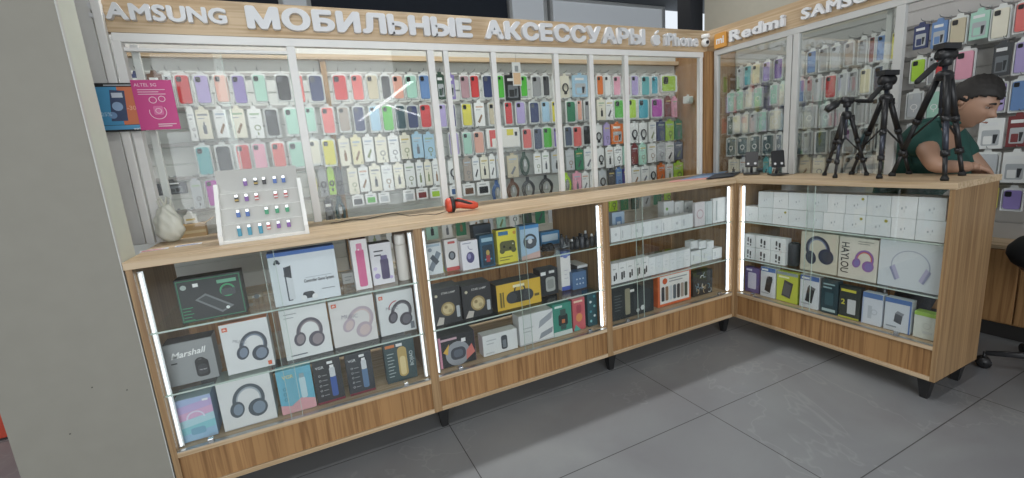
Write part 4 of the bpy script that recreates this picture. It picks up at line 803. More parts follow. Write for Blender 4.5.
hang_row('A', 5, '170 181 silver w; 183 196 white w; 323 332 black h; 333 344 darkteal b; 351 363 charcoal q; 364.5 376 green q; 377.5 389 silver q; 402 414 silver q; 415.5 427 maroon q; 429 440 lime q; 449 460 denim q; 462 474 brown q; 476 489 black q; 490 502 denim b; 505 519 brown b; 520 535 charcoal b; 537 553 black b; 561 571 lime b; 572 580 pink w; 581 588 white w; 589 596 white w; 598 606 silver r; 607 614 charcoal w; 615 621 blue w; 621.5 628 indigo w; 631 639 white w; 640 648 white w; 649 656 white r; 657 664 orange w; 665 672 white w; 673 682 lime w', YA, 'the back wall')
hang_row('A', 6, '350 362 white w; 366 378 silver w; 384 396 white w; 404 416 ivory w; 424 436 mint w; 440 450 white w; 454 464 emerald w; 468 478 white w; 482 491 silver w; 495 504 mint w; 508 517 white w; 521 530 darkgreen w; 534 543 emerald w; 547 556 silver w; 560 569 mint w; 572 580 white w; 584 592 charcoal w; 596 604 silver w; 608 616 lime w; 620 627 emerald w; 631 638 darkgreen w; 642 649 silver w; 653 660 emerald w; 664 671 lime w; 674 681 lime w', YA, 'the back wall')
XB = 1.10
hang_row('B', 1, '738 744 silver c; 745 752.5 teal c; 753 762 cream c; 764 772 lavender c; 775 784 purple c; 797 806 silver c; 808 818 blue c; 820 829 grey c; 832 842 silver c; 846 856 taupe c; 860 869 grey c; 871 877 maroon c; 878 889 blue c; 893 900 yellow c; 916 931 navy h h.14; 934 950 blue h h.15; 951 970 beige c h.16; 972 992 mint h h.15; 993 1014 ivory c; 1017 1036 coral c', XB, 'the side wall')
hang_row('B', 2, '728 736 mint m; 737 745 mint m; 746 753.5 ivory m; 754.5 764 mint m; 771 779 mint m; 780 786 ivory m; 797 806 blue c; 807 814 grey c; 815 824 silver c; 826 838 red c; 840 849 silver c; 850 859 grey c; 861 873 cream c; 875 890 slate c; 893 901 silver c; 912 928 lime c h.15; 931 937 grey c; 937.5 950 red c; 956 978 pink c; 996 1015 charcoal h; 1017 1034 lavender c', XB, 'the side wall')
hang_row('B', 3, '728 734 darkgreen m; 735 742 ivory m; 743 750 ivory m; 751 758.5 silver c; 759.5 768 mint m; 769.5 783 ivory m; 790 802 silver m; 804 818 silver m; 821 835 silver m; 838 852 silver m; 856 868 grey c; 872 886 silver c; 908 925 silver m; 928 945 mint m; 975 988 grey c; 991 1010 lavender c; 1013 1032 blue c', XB, 'the side wall')
hang_row('B', 4, '727 736.5 darkteal m; 738 748.5 darkteal m; 750 761 darkteal m; 763 775 darkteal m; 777 783 slate m; 790 802 darkteal h; 804 814 grey c; 816 828 darkteal c; 831 842 charcoal c; 845 857 grey c; 860 874 darkteal c; 876 890 charcoal c; 908 924 silver c; 981 1007 white h; 1010 1032 maroon h', XB, 'the side wall')
hang_row('B', 5, '729 740 ivory w; 741 748 white w; 749 757 white w; 764 769.5 teal w; 770 778 white w; 788 798 silver c; 801 812 beige w; 814 826 ivory w; 829 842 silver c; 845 858 grey c; 862 876 silver c; 974 1003 silver m h.17; 1005 1032 white h h.17', XB, 'the side wall')
hang_row('B', 6, '960 972 ivory w h.13; 974 1000 yellow w h.12; 1003 1026 violet c h.13', XB, 'the side wall')
# large split card with red and yellow squares keeps its own print: a camera hung in the corner
root = empty('hanging_camera_pack', (.80, 1.10, 1.555)); tag(root, 'white plastic camera-shaped pack hanging beside the corner pillar', 'accessory')
b = MB(); b.box((-.04, -.02, -.06), (.04, .02, 0), mat('d5dcd6', .4), .006); b.prism([(-.012, 0), (.012, 0), (.010, .016), (-.010, .016)], 0, .003, mat('d5dcd6', .4)); b.build('pack_body', root)
b = MB(); b.prism(circ(.005, -.03, .020), -.034, -.0205, mat('9fb0a4', .3)); b.build('lens_ring', root)
# stripe sheet hanging above the second row
root = empty('hanging_card', (-.86, 1.02, 1.79)); tag(root, 'tall pale card with peach lower half hanging above the top row', 'card')
b = MB(); b.box((-.032, 0, -.15), (.032, .002, 0), mat('d9dede', .5)); b.build('card_sheet', root); a = Art(.064, .15, -.0006); a.rect(.08, .05, .92, .55, 'd8b48c').rr(.3, .6, .7, .85, .05, '8f979c'); o = a.done(root); o.location.z = -.15
b = MB(); b.tube([(0, .001, 0), (0, .001, .10)], .0012, HK); b.build('hanging_wire', root)

# ------------------------------------------------------------------ things behind the first partition bay
ZL = .94
b = MB(); b.box((-3.0, 1.02, .86), (-2.08, 1.27, .875), WX); root = b.build('low_shelf'); tag(root, 'narrow wooden shelf board on the back wall behind the first glass bay', 'shelf')
for x in (-2.9, -2.15): b = MB(); b.box((x, 1.04, .80), (x+.015, 1.28, .859), mat('b9bcbc', .4)); b.build('bracket', root)
b = MB(); b.box((-.08, 0, 0), (.08, .14, .075), mat('b08d5c', .7), .002); root = b.build('cardboard_box', None, (-2.86, 1.09, .876), .1); tag(root, 'brown open cardboard box on the low wooden shelf', 'box')
for s_ in (-1, 1): b = MB(); b.add([(s_*.08, 0, .075), (s_*.08, .14, .075), (s_*.125, .14, .10), (s_*.125, 0, .10)], [(0, 1, 2, 3)], mat('bb9866', .7)); b.build('flap', root)
b = MB(); b.box((-.08, -.0005, .03), (.08, 0, .045), mat('c9b184', .4)); b.build('tape', root)
# crumpled white bag
bm = bmesh.new(); bmesh.ops.create_icosphere(bm, subdivisions=4, radius=1)
for v in bm.verts:
    n = v.co.normalized(); k = 1+.10*math.sin(6*n.x+3*n.z)*math.cos(5*n.y+4*n.z)+.045*math.sin(11*n.z+7*n.x)
    t_ = n.z*.5+.5; v.co = Vector((n.x*.050*k*(1.2-.5*t_), n.y*.04*k*(1.1-.5*t_), t_*.15*(k*.3+.7)))
me = bpy.data.meshes.new('plastic_bag'); bm.to_mesh(me); bm.free(); me.materials.append(mat('d9dccf', .35))
for p in me.polygons: p.use_smooth = True
o = bpy.data.objects.new('plastic_bag', me); COL.objects.link(o); o.location = (-2.90, .40+.2, .955)
o.location = (-2.78, .40, .952); tag(o, 'crumpled white plastic bag standing on the worktop beside the pilaster', 'bag')
b = MB(); 
for s_ in (-1, 1): b.tube([(s_*.012, 0, .13), (s_*.022, 0, .165), (s_*.010, .0, .18), (0, 0, .14)], .004, mat('d9dccf', .4), 6)
b.build('bag_handle', o)
for i, (x0, c1, lab) in enumerate(((-2.80, 'd2566a', 'flat red and white printed leaflet at the foot of the partition'), (-2.70, '6f7fb4', 'flat pale blue printed leaflet at the foot of the partition'))):
    b = MB(); b.box((-.042, -.02, 0), (.042, .02, .001), mat('dcdde0', .5)); o = b.build('leaflet', None, (x0, .22+.02*i, .9505), .12); tag(o, lab, 'leaflet')
    b = MB(); b.box((-.036, -.004, .001), (.02, .006, .0014), mat(c1, .5)); b.box((-.036, -.014, .001), (.03, -.009, .0014), mat(c1, .5)); b.build('leaflet_print', o)
# posters on the partition end
b = MB(); b.box((-.068, 0, -.088), (.068, .003, .088), mat('15171a', .5)); pp = aty(118, 107.5, .415); o = b.build('poster', None, (pp.x, .415, pp.z), 0); tag(o, 'black bordered blue and orange poster with a smartphone picture', 'poster')
a = Art(.136, .176, -.0006); a.rect(.04, .14, .56, .92, '3f9ad0').rect(.56, .14, .96, .92, 'df7448').poly([(.30, .22), (.66, .22), (.72, .84), (.40, .86)], '35476e').rect(.42, .70, .66, .80, 'c9d4e4').disc(.5, .52, .12, '8fb0d8').disc(.36, .34, .09, '6f97c8').text('-25%', .20, .36, .14, '9fd0ee', bold=.02).text('-30', .80, .48, .16, 'f0a888', bold=.02).rect(.04, .04, .96, .13, '4a9fd4').text('world', .84, .05, .08, 'eef2f4', bold=.02).rect(.3, .94, .9, .965, 'a9b0b6')
o2 = a.done(o); o2.location.z = -.088
b = MB(); b.box((-.063, 0, -.092), (.063, .003, .092), mat('cf2f82', .5)); pp = aty(156, 105, .408); o = b.build('poster', None, (pp.x, .408, pp.z), 0); tag(o, 'magenta pink poster with a white outline drawing', 'poster')
a = Art(.126, .184, -.0006); a.text('ALTEL 5G', .34, .90, .13, 'e8b8d0', bold=.01).lines(.12, .80, .80, 3, .045, 'e9bcd2', .015).ring(.45, .60, .10, .02, 'efc4d8').ring(.68, .62, .09, .02, 'efc4d8').ring(.52, .36, .22, .02, 'efc4d8', PI*.9, PI*2.2).rr(.42, .30, .66, .48, .04, 'dd5f9e').ring(.54, .38, .08, .016, 'efc4d8').lines(.46, .10, .92, 2, .04, 'f0cadb', .018)
o2 = a.done(o); o2.location.z = -.092

# ------------------------------------------------------------------ things on the worktop
ZW = .9503
# stepped stand
W = .285; root = empty('memory_stick_stand', (-2.433, .115, ZW)); tag(root, 'white stepped acrylic stand holding rows of memory sticks on the worktop', 'display stand')
SW = mat('e3e5e2', .35); SG = mat('bdbeb9', .5)
for s_ in (-1, 1):
    b = MB(); prof = [(-.012, 0), (.155, 0), (.155, .19), (.105, .215), (-.012, .035)]
    x = s_*W/2; b.add([(x-.007, y, z) for y, z in prof]+[(x+.007, y, z) for y, z in prof], [(0, 1, 2, 3, 4), (9, 8, 7, 6, 5)]+[(i, 5+i, 5+(i+1) % 5, (i+1) % 5) for i in range(5)], SW); b.build('side_wall', root)
steps = []
for k in range(4):
    y0 = .005+.036*k; z0 = .012+.055*k; hk = .054 if k < 3 else .088
    b = MB(); b.add([(-W/2+.003, y0, z0), (W/2-.003, y0, z0), (W/2-.003, y0+.018, z0+hk), (-W/2+.003, y0+.018, z0+hk)]+[(-W/2+.003, y0+.003, z0), (W/2-.003, y0+.003, z0), (W/2-.003, y0+.021, z0+hk), (-W/2+.003, y0+.021, z0+hk)], [(0, 1, 2, 3), (7, 6, 5, 4), (0, 4, 5, 1), (3, 2, 6, 7), (0, 3, 7, 4), (1, 5, 6, 2)], SG); b.build('tier_face', root)
    b = MB(); b.box((-W/2+.003, y0-.010, z0-.016), (W/2-.003, y0+.004, z0), SW); b.build('tier_ledge', root); steps.append((y0, z0, hk))
b = MB(); b.box((-W/2, -.006, 0), (W/2, .155, .004), SW); b.build('base_plate', root)
cols = {'b': '3b63b4', 'k': '1f2024', 'r': 'c04a4a', 'p': '7a4aa0', 'g': '2f9a6a', 'c': '2f8fb0', 'y': '9a9040'}
un = {'b': 'blue', 'k': 'black', 'r': 'red', 'p': 'purple', 'g': 'green', 'c': 'long blue', 'y': 'black and gold'}
for k, (row, tn) in enumerate((([(239.7, 'c'), (249.8, 'c'), (260.7, 'c'), (269, 'r'), (279, 'p'), (289, 'p')], 'lowest'), ([(238.7, 'b'), (248, 'b'), (267, 'g'), (277.4, 'g'), (287.4, 'g')], 'second lowest'), ([(237, 'y'), (247, 'p'), (257, 'r'), (276, 'r'), (286, 'r')], 'third lowest'), ([(245.6, 'p'), (256, 'y'), (264.4, 'k'), (275, 'b'), (283.7, 'b')], 'top'))):
    y0, z0, hk = steps[k]; cnt = {}
    for px, c in row:
        zz = z0+.028 if k < 3 else z0+.03
        yy = .115+y0+.018*(zz-z0)/hk-.004
        p = aty(px, ypix('A', yy, px, ZW+zz), yy)
        L = .018 if c != 'c' else .030
        b = MB(); b.box((-.0065, -.006, -L), (.0065, .0, 0), mat({'c': '2f8fb0', 'b': '3b63b4', 'k': '1f2024', 'r': 'c04a4a', 'p': '7a4aa0', 'g': '2f9a6a', 'y': '2a2a26'}[c], .35), .0015)
        o = b.build('memory_stick', None, (p.x, yy-.0015, ZW+zz+.012), 0)
        o.location.y -= .0025
        b = MB(); b.box((-.0048, -.005, .0), (.0048, -.001, .009), mat('c9ccd0', .25, .9)); b.build('metal_plug', o)
        if c in 'ry': b = MB(); b.box((-.0066, -.0065, -L*.8), (.0066, -.0060, -L*.45), mat('b89a4a' if c == 'y' else 'e2d8d8')); b.build('band', o)
        cnt[c] = cnt.get(c, 0)+1; tot = sum(1 for t in row if t[1] == c)
        tag(o, ('%s%s memory stick on the %s step of the white stand' % ((ORD[cnt[c]-1]+' ') if tot > 1 else 'the only ', un[c], tn)), 'memory stick', 'memory sticks on the white stand')
# hand scanner
p = atz(461, 211, ZW); root = empty('hand_scanner', (p.x-.01, .175, ZW+.0005), -.08); tag(root, 'orange and black handheld scanner lying on the long worktop', 'scanner'); root.scale = (1.12, 1.3, 1.38)
OR = mat('d9452c', .4); BK = mat('1b1b1d', .45)
b = MB(); b.lathe([(.010, -.024), (.020, -.020), (.024, -.008), (.024, .006), (.018, .014)], OR, seg=20); o = b.build('scanner_head', root); o.rotation_euler = (0, -PI/2, 0); o.location = (-.040, 0, .0245)
b = MB(); b.lathe([(.0245, -.006), (.0262, -.003), (.0262, .006), (.0235, .010)], BK, seg=20); o = b.build('rubber_band', root); o.rotation_euler = (0, PI/2, 0); o.location = (-.030, 0, .0263)
b = MB(); b.tube([(-.02, 0, .026), (.0, 0, .028), (.03, -.004, .021), (.06, -.006, .016), (.078, -.006, .0145)], [.016, .018, .015, .014, .009], OR, 12); b.build('handle', root)
b = MB(); b.tube([(-.018, -.012, .040), (.012, -.013, .034), (.04, -.015, .024), (.066, -.014, .020)], [.005, .006, .005, .003], BK, 8); b.build('trigger_strip', root)
pts = [atz(x, y, ZW+.002) for x, y in ((447, 211), (436, 214.5), (425, 214), (410, 216), (395, 213), (382, 215.5), (365, 219.5), (352, 219), (340, 222), (326, 224))]
b = MB(); sm = []
for i in range(len(pts)-1):
    for t in (0, .33, .66): sm.append(pts[i].lerp(pts[i+1], t))
b.tube(sm, .0016, mat('3b3a38', .5), 6); tag(b.build('scanner_cable'), 'thin dark cable trailing over the long worktop from the orange scanner', 'cable')
# papers near the corner
def sheet(name, pts, z, t, c, label, cat):
    P = [atz(x, y, ZW+z) for x, y in pts]; P = [Vector((q.x, min(q.y, .455), q.z)) for q in P]
    b = MB(); n = len(P); b.add([(q.x, q.y, ZW+z) for q in P]+[(q.x, q.y, ZW+z+t) for q in P], [tuple(range(n-1, -1, -1)), tuple(range(n, 2*n))]+[(i, (i+1) % n, n+(i+1) % n, n+i) for i in range(n)], mat(c, .5)); o = b.build(name); tag(o, label, cat); return o, P
sheet('paper_sheet', ((668, 182.5), (716, 178.5), (712, 177), (673, 180)), .0002, .0012, 'd9938a', 'salmon pink paper sheet lying on the worktop near the corner', 'paper')
sheet('paper_folder', ((680, 180), (716, 176.5), (728, 171), (694, 174)), .002, .002, '7d9fc8', 'pale blue folder lying on the pink sheet at the corner', 'folder')
o, P = sheet('clipboard', ((706, 179.3), (733, 176.5), (741, 172), (715, 174.5)), .0045, .004, '1f2633', 'dark navy clipboard lying on the pale blue folder', 'clipboard')
b = MB(); q = (P[1]+P[2])/2; b.box((q.x-.05, q.y-.012, ZW+.009), (q.x-.01, q.y+.012, ZW+.016), mat('30343c', .3), .003); b.build('clip', o)
# phone stands
def phone_stand(loc, rz, label, tilt=.35, hh=.10):
    root = empty('phone_stand', (loc[0], loc[1], ZW), rz); tag(root, label, 'phone stand')
    m = mat('1c1d20', .35); b = MB(); b.prism(rrect(-.038, -.032, .038, .032, .010), 0, .005, m); o = b.build('base', root); o.rotation_euler = (PI/2, 0, 0); o.location = (0, 0, .0052)
    b = MB(); b.tube([(0, .018, .005), (0, .006, .045), (0, .020, .078)], [.007, .006, .006], mat('55585c', .3, .6), 10); b.build('arm', root)
    c, s_ = math.cos(tilt), math.sin(tilt)
    b = MB(); b.prism(rrect(-.030, -.005, .030, .075, .006), -.003, .003, m); o = b.build('cradle', root); o.rotation_euler = (-tilt, 0, 0); o.location = (0, .0, .045)
    for x in (-.016, .016):
        b2 = MB(); b2.prism(circ(x, .012, .006, n=12), -.0042, -.0032, mat('d8dadc', .3)); h2 = b2.build('rubber_pad', o)
    b = MB(); b.box((-.022, -.020, -.007), (.022, -.0031, -.002), m); b.build('cradle_lip', o); root.scale = (1.2, 1.2, 1.2)
phone_stand((.245, .085), -.9, 'black folding phone stand nearer the corner, turned sideways', .35)
phone_stand((.215, -.105), -.45, 'black folding phone stand in front of the white partition post', .15)
for i, (x, y, c, lab) in enumerate(((.325-.06+.03, .0, '3a9fb0', 'small teal lighter standing upright between the two phone stands'),)):
    b = MB(); b.lathe([(.007, 0), (.009, .002), (.009, .045), (.006, .048)], mat(c, .3)); o = b.build('lighter', None, (.27, -.02, ZW), 0); tag(o, lab, 'lighter')
    b = MB(); b.box((-.005, -.005, .0482), (.005, .005, .056), mat('b9bcbe', .3, .9)); b.build('metal_hood', o)

# ------------------------------------------------------------------ tripods
TB = mat('191a1d', .4); TG = mat('3a3f4c', .35, .5); RB = mat('101112', .7)
def tripod(feet, apex, label, head, knee=.45, two=False, scale=1.):
    c = Vector(apex); root = empty('camera_tripod', (c.x, c.y, ZW)); tag(root, label, 'tripod')
    O = Vector((c.x, c.y, ZW)); A = c-O
    b = MB(); b.tube([A+Vector((0, 0, -.10*scale)), A+Vector((0, 0, .030))], .007*scale, TG, 12); b.build('centre_column', root)
    b = MB(); b.lathe([(.012*scale, -.026), (.020*scale, -.022), (.022*scale, .0), (.017*scale, .010), (.012*scale, .014)], TB, tuple(A), 16); b.build('crown', root)
    for i, f in enumerate(feet):
        F = Vector((f[0], f[1], ZW+.008))-O; d = (F-A); dd = Vector((d.x, d.y, 0)).normalized(); s0 = A+dd*.020*scale+Vector((0, 0, -.008))
        m1 = s0.lerp(F, .42); m2 = s0.lerp(F, .75)
        b = MB(); b.tube([s0, m1], .0095*scale, TB, 10); b.tube([m1, m2], .0078*scale, TG if i == 1 else TB, 10); b.tube([m2, F], .0062*scale, TB, 10); leg = b.build('leg', root)
        for mm in (m1, m2):
            b = MB(); b.tube([mm-d.normalized()*.010, mm+d.normalized()*.012], .0115*scale, TB, 10); b.build('leg_lock', leg)
        b = MB(); b.tube([F-d.normalized()*.012, F, F+Vector((0, 0, -.0075))], [.0075*scale, .011*scale, .010*scale], RB, 10); b.build('rubber_foot', leg)
        b = MB(); cc = A+Vector((0, 0, -.36*(A.z))); tt = s0.lerp(F, .62); b.tube([cc, tt], .0032*scale, TB, 8); b.build('brace', root)
    b = MB(); cc = A+Vector((0, 0, -.36*A.z)); b.tube([A+Vector((0, 0, -.09)), cc+Vector((0, 0, -.012))], .0055*scale, TG, 10); b.build('lower_column', root)
    b = MB(); b.tube([A+Vector((.022, -.01, -.012)), A+Vector((.034, -.016, -.012))], .006, TB, 8); b.tube([A+Vector((.034, -.016, -.012)), A+Vector((.036, -.018, -.034))], .0035, TB, 8); b.build('crank', root)
    top = A+Vector((0, 0, .030))
    head(root, top)
    return root
ax = rt; ay = fwd
def pan_head(hdir, mdir, plate=True, s=1.):
    def f(root, T):
        b = MB(); b.lathe([(.010*s, 0), (.016*s, .003), (.017*s, .020*s), (.012*s, .026*s)], TB, tuple(T), 16); b.build('pan_base', root)
        K = T+Vector((0, 0, .034*s)); b = MB(); u = Vector(mdir).normalized()
        b.tube([K-u*.024*s, K+u*.022*s], .017*s, TB, 14); b.build('tilt_joint', root)
        b = MB(); h = Vector(hdir); b.tube([K, K+h*.35], .004*s, TB, 8); b.tube([K+h*.33, K+h*.45, K+h*.95, K+h], [.007*s, .0095*s, .0085*s, .005*s], RB, 10); b.build('pan_handle', root)
        if plate:
            z = K+Vector((0, 0, .016*s)); b = MB(); v = Vector((-u.y, u.x, 0)); pts = [z+u*(a*.026*s)+v*(c_*.020*s) for a, c_ in ((-1, -1), (1, -1), (1, 1), (-1, 1))]
            b.add([tuple(q) for q in pts]+[tuple(q+Vector((0, 0, .017*s))) for q in pts], [(3, 2, 1, 0), (4, 5, 6, 7), (0, 1, 5, 4), (1, 2, 6, 5), (2, 3, 7, 6), (3, 0, 4, 7)], TB); pl = b.build('mount_plate', root)
            b = MB(); q = z+Vector((0, 0, .017*s)); b.tube([q, q+Vector((0, 0, .007*s))], .003*s, mat('b9bcbe', .3, .9), 8); b.build('screw', pl)
        else:
            z = K+u*-.030*s; b = MB()
            P0 = z+Vector((-.0, 0, -.004)); d2 = (rt*-.055*s-up*.032*s)
            b.tube([P0, P0+d2*.25, P0+d2*.3, P0+d2*1.25, P0+d2*1.3], [.008*s, .010*s, .018*s, .020*s, .004*s], TB, 4); b.build('phone_clamp', root)
    return f
def Z(x, y): p = atz(x, y, ZW+.003); return (p.x, p.y)
a1 = atx(846.5, 114, .155); a2 = atx(886, 97, .16); a3 = atx(944.5, 74, .16)
tripod([Z(824.5, 175), Z(835, 177.5), Z(866.5, 175)], (a1.x, a1.y, a1.z), 'smallest black tripod nearest the white partition posts, its clamp tipped down', pan_head(rt*.125-up*.005, rt, False, 1.0), scale=1.0)
tripod([Z(851.5, 174), Z(879.3, 178), Z(909, 173.5)], (a2.x, a2.y, a2.z), 'middle black tripod with a flat plate head and handle pointing down', pan_head(rt*-.085-up*.095, rt, True, 1.25), scale=1.2)
tripod([Z(892, 175.5), Z(944.5, 180), Z(962, 175)], (a3.x, a3.y, a3.z), 'tallest black tripod standing in front of the seated man', pan_head(rt*-.125-up*.115, rt, True, 1.3), scale=1.35)

# ------------------------------------------------------------------ seated man
def skin(name, nodes, edges, m, parent, sub=2, root=0, smooth=True):
    me = bpy.data.meshes.new(name); keys = list(nodes); me.from_pydata([nodes[k][0] for k in keys], [(keys.index(a), keys.index(b_)) for a, b_ in edges], []); me.update()
    o = bpy.data.objects.new(name, me); COL.objects.link(o)
    md = o.modifiers.new('s', 'SKIN'); md.use_smooth_shade = smooth
    for i, k in enumerate(keys):
        r = nodes[k][1]; me.skin_vertices[0].data[i].radius = (r, r) if not isinstance(r, tuple) else r
        me.skin_vertices[0].data[i].use_root = (i == root)
    if sub: sb = o.modifiers.new('b', 'SUBSURF'); sb.levels = sub; sb.render_levels = sub
    bpy.context.view_layer.update(); dg = bpy.context.evaluated_depsgraph_get(); nm_ = bpy.data.meshes.new_from_object(o.evaluated_get(dg))
    bpy.data.objects.remove(o); bpy.data.meshes.remove(me); nm_.name = name; nm_.materials.clear(); nm_.materials.append(m)
    for p in nm_.polygons: p.use_smooth = True
    o = bpy.data.objects.new(name, nm_); COL.objects.link(o)
    if parent: o.parent = parent
    return o
SKIN = mat('a87f66', .5); SHIRT = mat('174840', .8); TROU = mat('20242c', .8); HAIR = mat('171412', .65)
man = empty('person', (0, 0, 0))
HC = Vector((.530, -.800, 1.260))
B = {'pel': ((.66, -.46, .60), .115), 'wa': ((.63, -.52, .76), .105), 'ch': ((.58, -.57, .97), .115), 'uc': ((.555, -.65, 1.105), .085), 'nk': ((.55, -.72, 1.155), .050), 'nt': ((.548, -.775, 1.20), .048),
     'rs': ((.420, -.670, 1.130), .052), 're': ((.275, -.790, .992), .037), 'rw': ((.425, -.835, .978), .027), 'rp': ((.460, -.848, .976), .025),
     'ls': ((.705, -.670, 1.105), .052), 'le': ((.760, -.800, .905), .040), 'lw': ((.60, -.845, .900), .027), 'lp': ((.56, -.850, .900), .024),
     'rh': ((.57, -.40, .56), .080), 'rk': ((.52, -.70, .55), .058), 'ra': ((.53, -.60, .12), .040), 'lh': ((.74, -.40, .56), .080), 'lk': ((.78, -.68, .55), .058), 'la': ((.77, -.58, .12), .040)}
skin('body', B, [('pel', 'wa'), ('wa', 'ch'), ('ch', 'uc'), ('uc', 'nk'), ('nk', 'nt'), ('uc', 'rs'), ('rs', 're'), ('re', 'rw'), ('rw', 'rp'), ('uc', 'ls'), ('ls', 'le'), ('le', 'lw'), ('lw', 'lp'), ('pel', 'rh'), ('rh', 'rk'), ('rk', 'ra'), ('pel', 'lh'), ('lh', 'lk'), ('lk', 'la')], SKIN, man)
def lerp3(a, b_, t): return tuple(Vector(a).lerp(Vector(b_), t))
S = {'pel': ((.66, -.46, .60), .135), 'wa': ((.63, -.52, .76), .130), 'ch': ((.57, -.60, .97), .168), 'uc': ((.555, -.645, 1.115), .124), 'nk': ((.55, -.715, 1.155), .066),
     'rs': ((.420, -.665, 1.122), .086), 'rm': (lerp3((.42, -.67, 1.13), (.275, -.79, .992), .58), .064), 'ls': ((.712, -.665, 1.100), .075), 'lm': (lerp3((.712, -.665, 1.10), (.76, -.80, .905), .6), .062)}
skin('polo_shirt', S, [('pel', 'wa'), ('wa', 'ch'), ('ch', 'uc'), ('uc', 'nk'), ('uc', 'rs'), ('rs', 'rm'), ('uc', 'ls'), ('ls', 'lm')], SHIRT, man)
T = {'pel': ((.66, -.44, .59), .138), 'rh': ((.57, -.42, .56), .098), 'rk': ((.52, -.70, .55), .072), 'ra': ((.53, -.60, .12), .055), 'lh': ((.74, -.42, .56), .098), 'lk': ((.78, -.68, .55), .072), 'la': ((.77, -.58, .12), .055)}
skin('trousers', T, [('pel', 'rh'), ('rh', 'rk'), ('rk', 'ra'), ('pel', 'lh'), ('lh', 'lk'), ('lk', 'la')], TROU, man)
for s_, (x, y) in ((-1, (.53, -.60)), (1, (.77, -.58))):
    b = MB(); b.box((x-.042, y-.18, .006), (x+.042, y+.06, .085), mat('2a2a2e', .5), .025); b.build('shoe', man)
b = MB(); b.tube([(Vector((.549, -.738, 1.172))+Vector((math.cos(t)*.062, math.sin(t)*.055, -.012*math.sin(t)))) for t in [2*PI*i/20 for i in range(21)]], .012, SHIRT, 8, False); b.build('collar', man)
# hands: palm continues the forearm, five fingers each
def hand(P, F, U_, side):
    F = Vector(F).normalized(); U_ = Vector(U_).normalized(); R_ = F.cross(U_)
    P = Vector(P)
    N = {'w': (tuple(P-F*.02), .022), 'p': (tuple(P+F*.025), (.030, .016)), 'k': (tuple(P+F*.055), (.034, .013))}; E_ = [('w', 'p'), ('p', 'k')]
    for i, (o_, L) in enumerate(((-.027, .062), (-.009, .072), (.009, .068), (.027, .052))):
        a = P+F*.058+R_*o_; q1 = a+F*L*.45-U_*.006; q2 = a+F*L*.78-U_*.020; q3 = a+F*L-U_*.036
        N['a%d' % i] = (tuple(a), .0095); N['b%d' % i] = (tuple(q1), .0088); N['c%d' % i] = (tuple(q2), .008); N['d%d' % i] = (tuple(q3), .007); E_ += [('k', 'a%d' % i), ('a%d' % i, 'b%d' % i), ('b%d' % i, 'c%d' % i), ('c%d' % i, 'd%d' % i)]
    t0 = P+F*.01+R_*side*.024; t1 = t0+F*.025+R_*side*.020-U_*.006; t2 = t1+F*.028+R_*side*.004-U_*.012
    N['t0'] = (tuple(t0), .012); N['t1'] = (tuple(t1), .0105); N['t2'] = (tuple(t2), .009); E_ += [('p', 't0'), ('t0', 't1'), ('t1', 't2')]
    return skin('hand', N, E_, SKIN, man)
hand((.470, -.850, .976), (.5, -.06, -.22), (0, 0, 1), 1)
hand((.56, -.850, .900), (-.5, -.05, .1), (0, 0, 1), -1)
# head
def head_mesh():
    bm = bmesh.new(); bmesh.ops.create_uvsphere(bm, u_segments=64, v_segments=48, radius=1)
    g = lambda x, s: math.exp(-(x/s)**2)
    for v in bm.verts:
        x, y, z = v.co; X = x*.074; Y = y*.094; Zz = z*.118
        if z < 0:
            t = -z; X *= 1-.34*t**1.6; 
            if y > 0: Y *= 1-.45*t
        if y < 0:
            Y *= 1-.10*abs(x)**2
            Y -= .027*g(x, .13)*g(z+.20, .12)                     # nose
            Y -= .010*g(x, .10)*g(z-.02, .20)
            Y += .013*(g(x-.40, .18)+g(x+.40, .17))*g(z-.06, .10)   # sockets
            Y -= .009*(g(x-.38, .25)+g(x+.38, .25))*g(z-.20, .07)   # brow
            Y -= .007*g(x, .26)*g(z+.47, .055)+.006*g(x, .22)*g(z+.58, .05)  # lips
            Y += .005*g(x, .25)*g(z+.525, .018)
            Y -= .012*g(x, .28)*g(z+.84, .14)                     # chin
            Y -= .004*(g(x-.5, .2)+g(x+.5, .2))*g(z+.18, .2)
        v.co = Vector((X, Y, Zz))
    return bm
def put(bm, name, m, parent):
    me = bpy.data.meshes.new(name); bm.to_mesh(me); bm.free(); me.materials.append(m)
    for p in me.polygons: p.use_smooth = True
    o = bpy.data.objects.new(name, me); COL.objects.link(o); o.parent = parent; return o
fd = (rt*.36-fwd*.93+up*0); ang = math.atan2(fd.x, -fd.y)    # local -Y turned to the facing direction
HM = Matrix.Translation(HC) @ Matrix.Rotation(ang, 4, 'Z') @ Matrix.Rotation(math.radians(28), 4, 'X') @ Matrix.Scale(.94, 4)
h = put(head_mesh(), 'head', SKIN, man); h.matrix_local = HM
bm = bmesh.new(); bmesh.ops.create_uvsphere(bm, u_segments=56, v_segments=40, radius=1)
dl = []
for v in bm.verts:
    x, y, z = v.co
    lim = .44+.05*math.sin(9*x) if y < -.35 else (.40-1.15*(y+.35) if y < .25 else -.30)
    if abs(x) > .75 and y < .15: lim = max(lim, .12)
    if z < lim-.06: dl.append(v)
    n = 1+.025*math.sin(23*x+9*z)*math.cos(19*y)+.015*math.sin(41*z+30*x)
    k = 1.0 if z < .2 else 1+.04*(z-.2)
    v.co = Vector((x*.0830*n, y*(.1010 if y > 0 else .1060)*n+.001, z*.131*n*k))
bmesh.ops.delete(bm, geom=dl, context='VERTS')
o = put(bm, 'hair', HAIR, h); sd = o.modifiers.new('t', 'SOLIDIFY'); sd.thickness = .008; sd.offset = -1
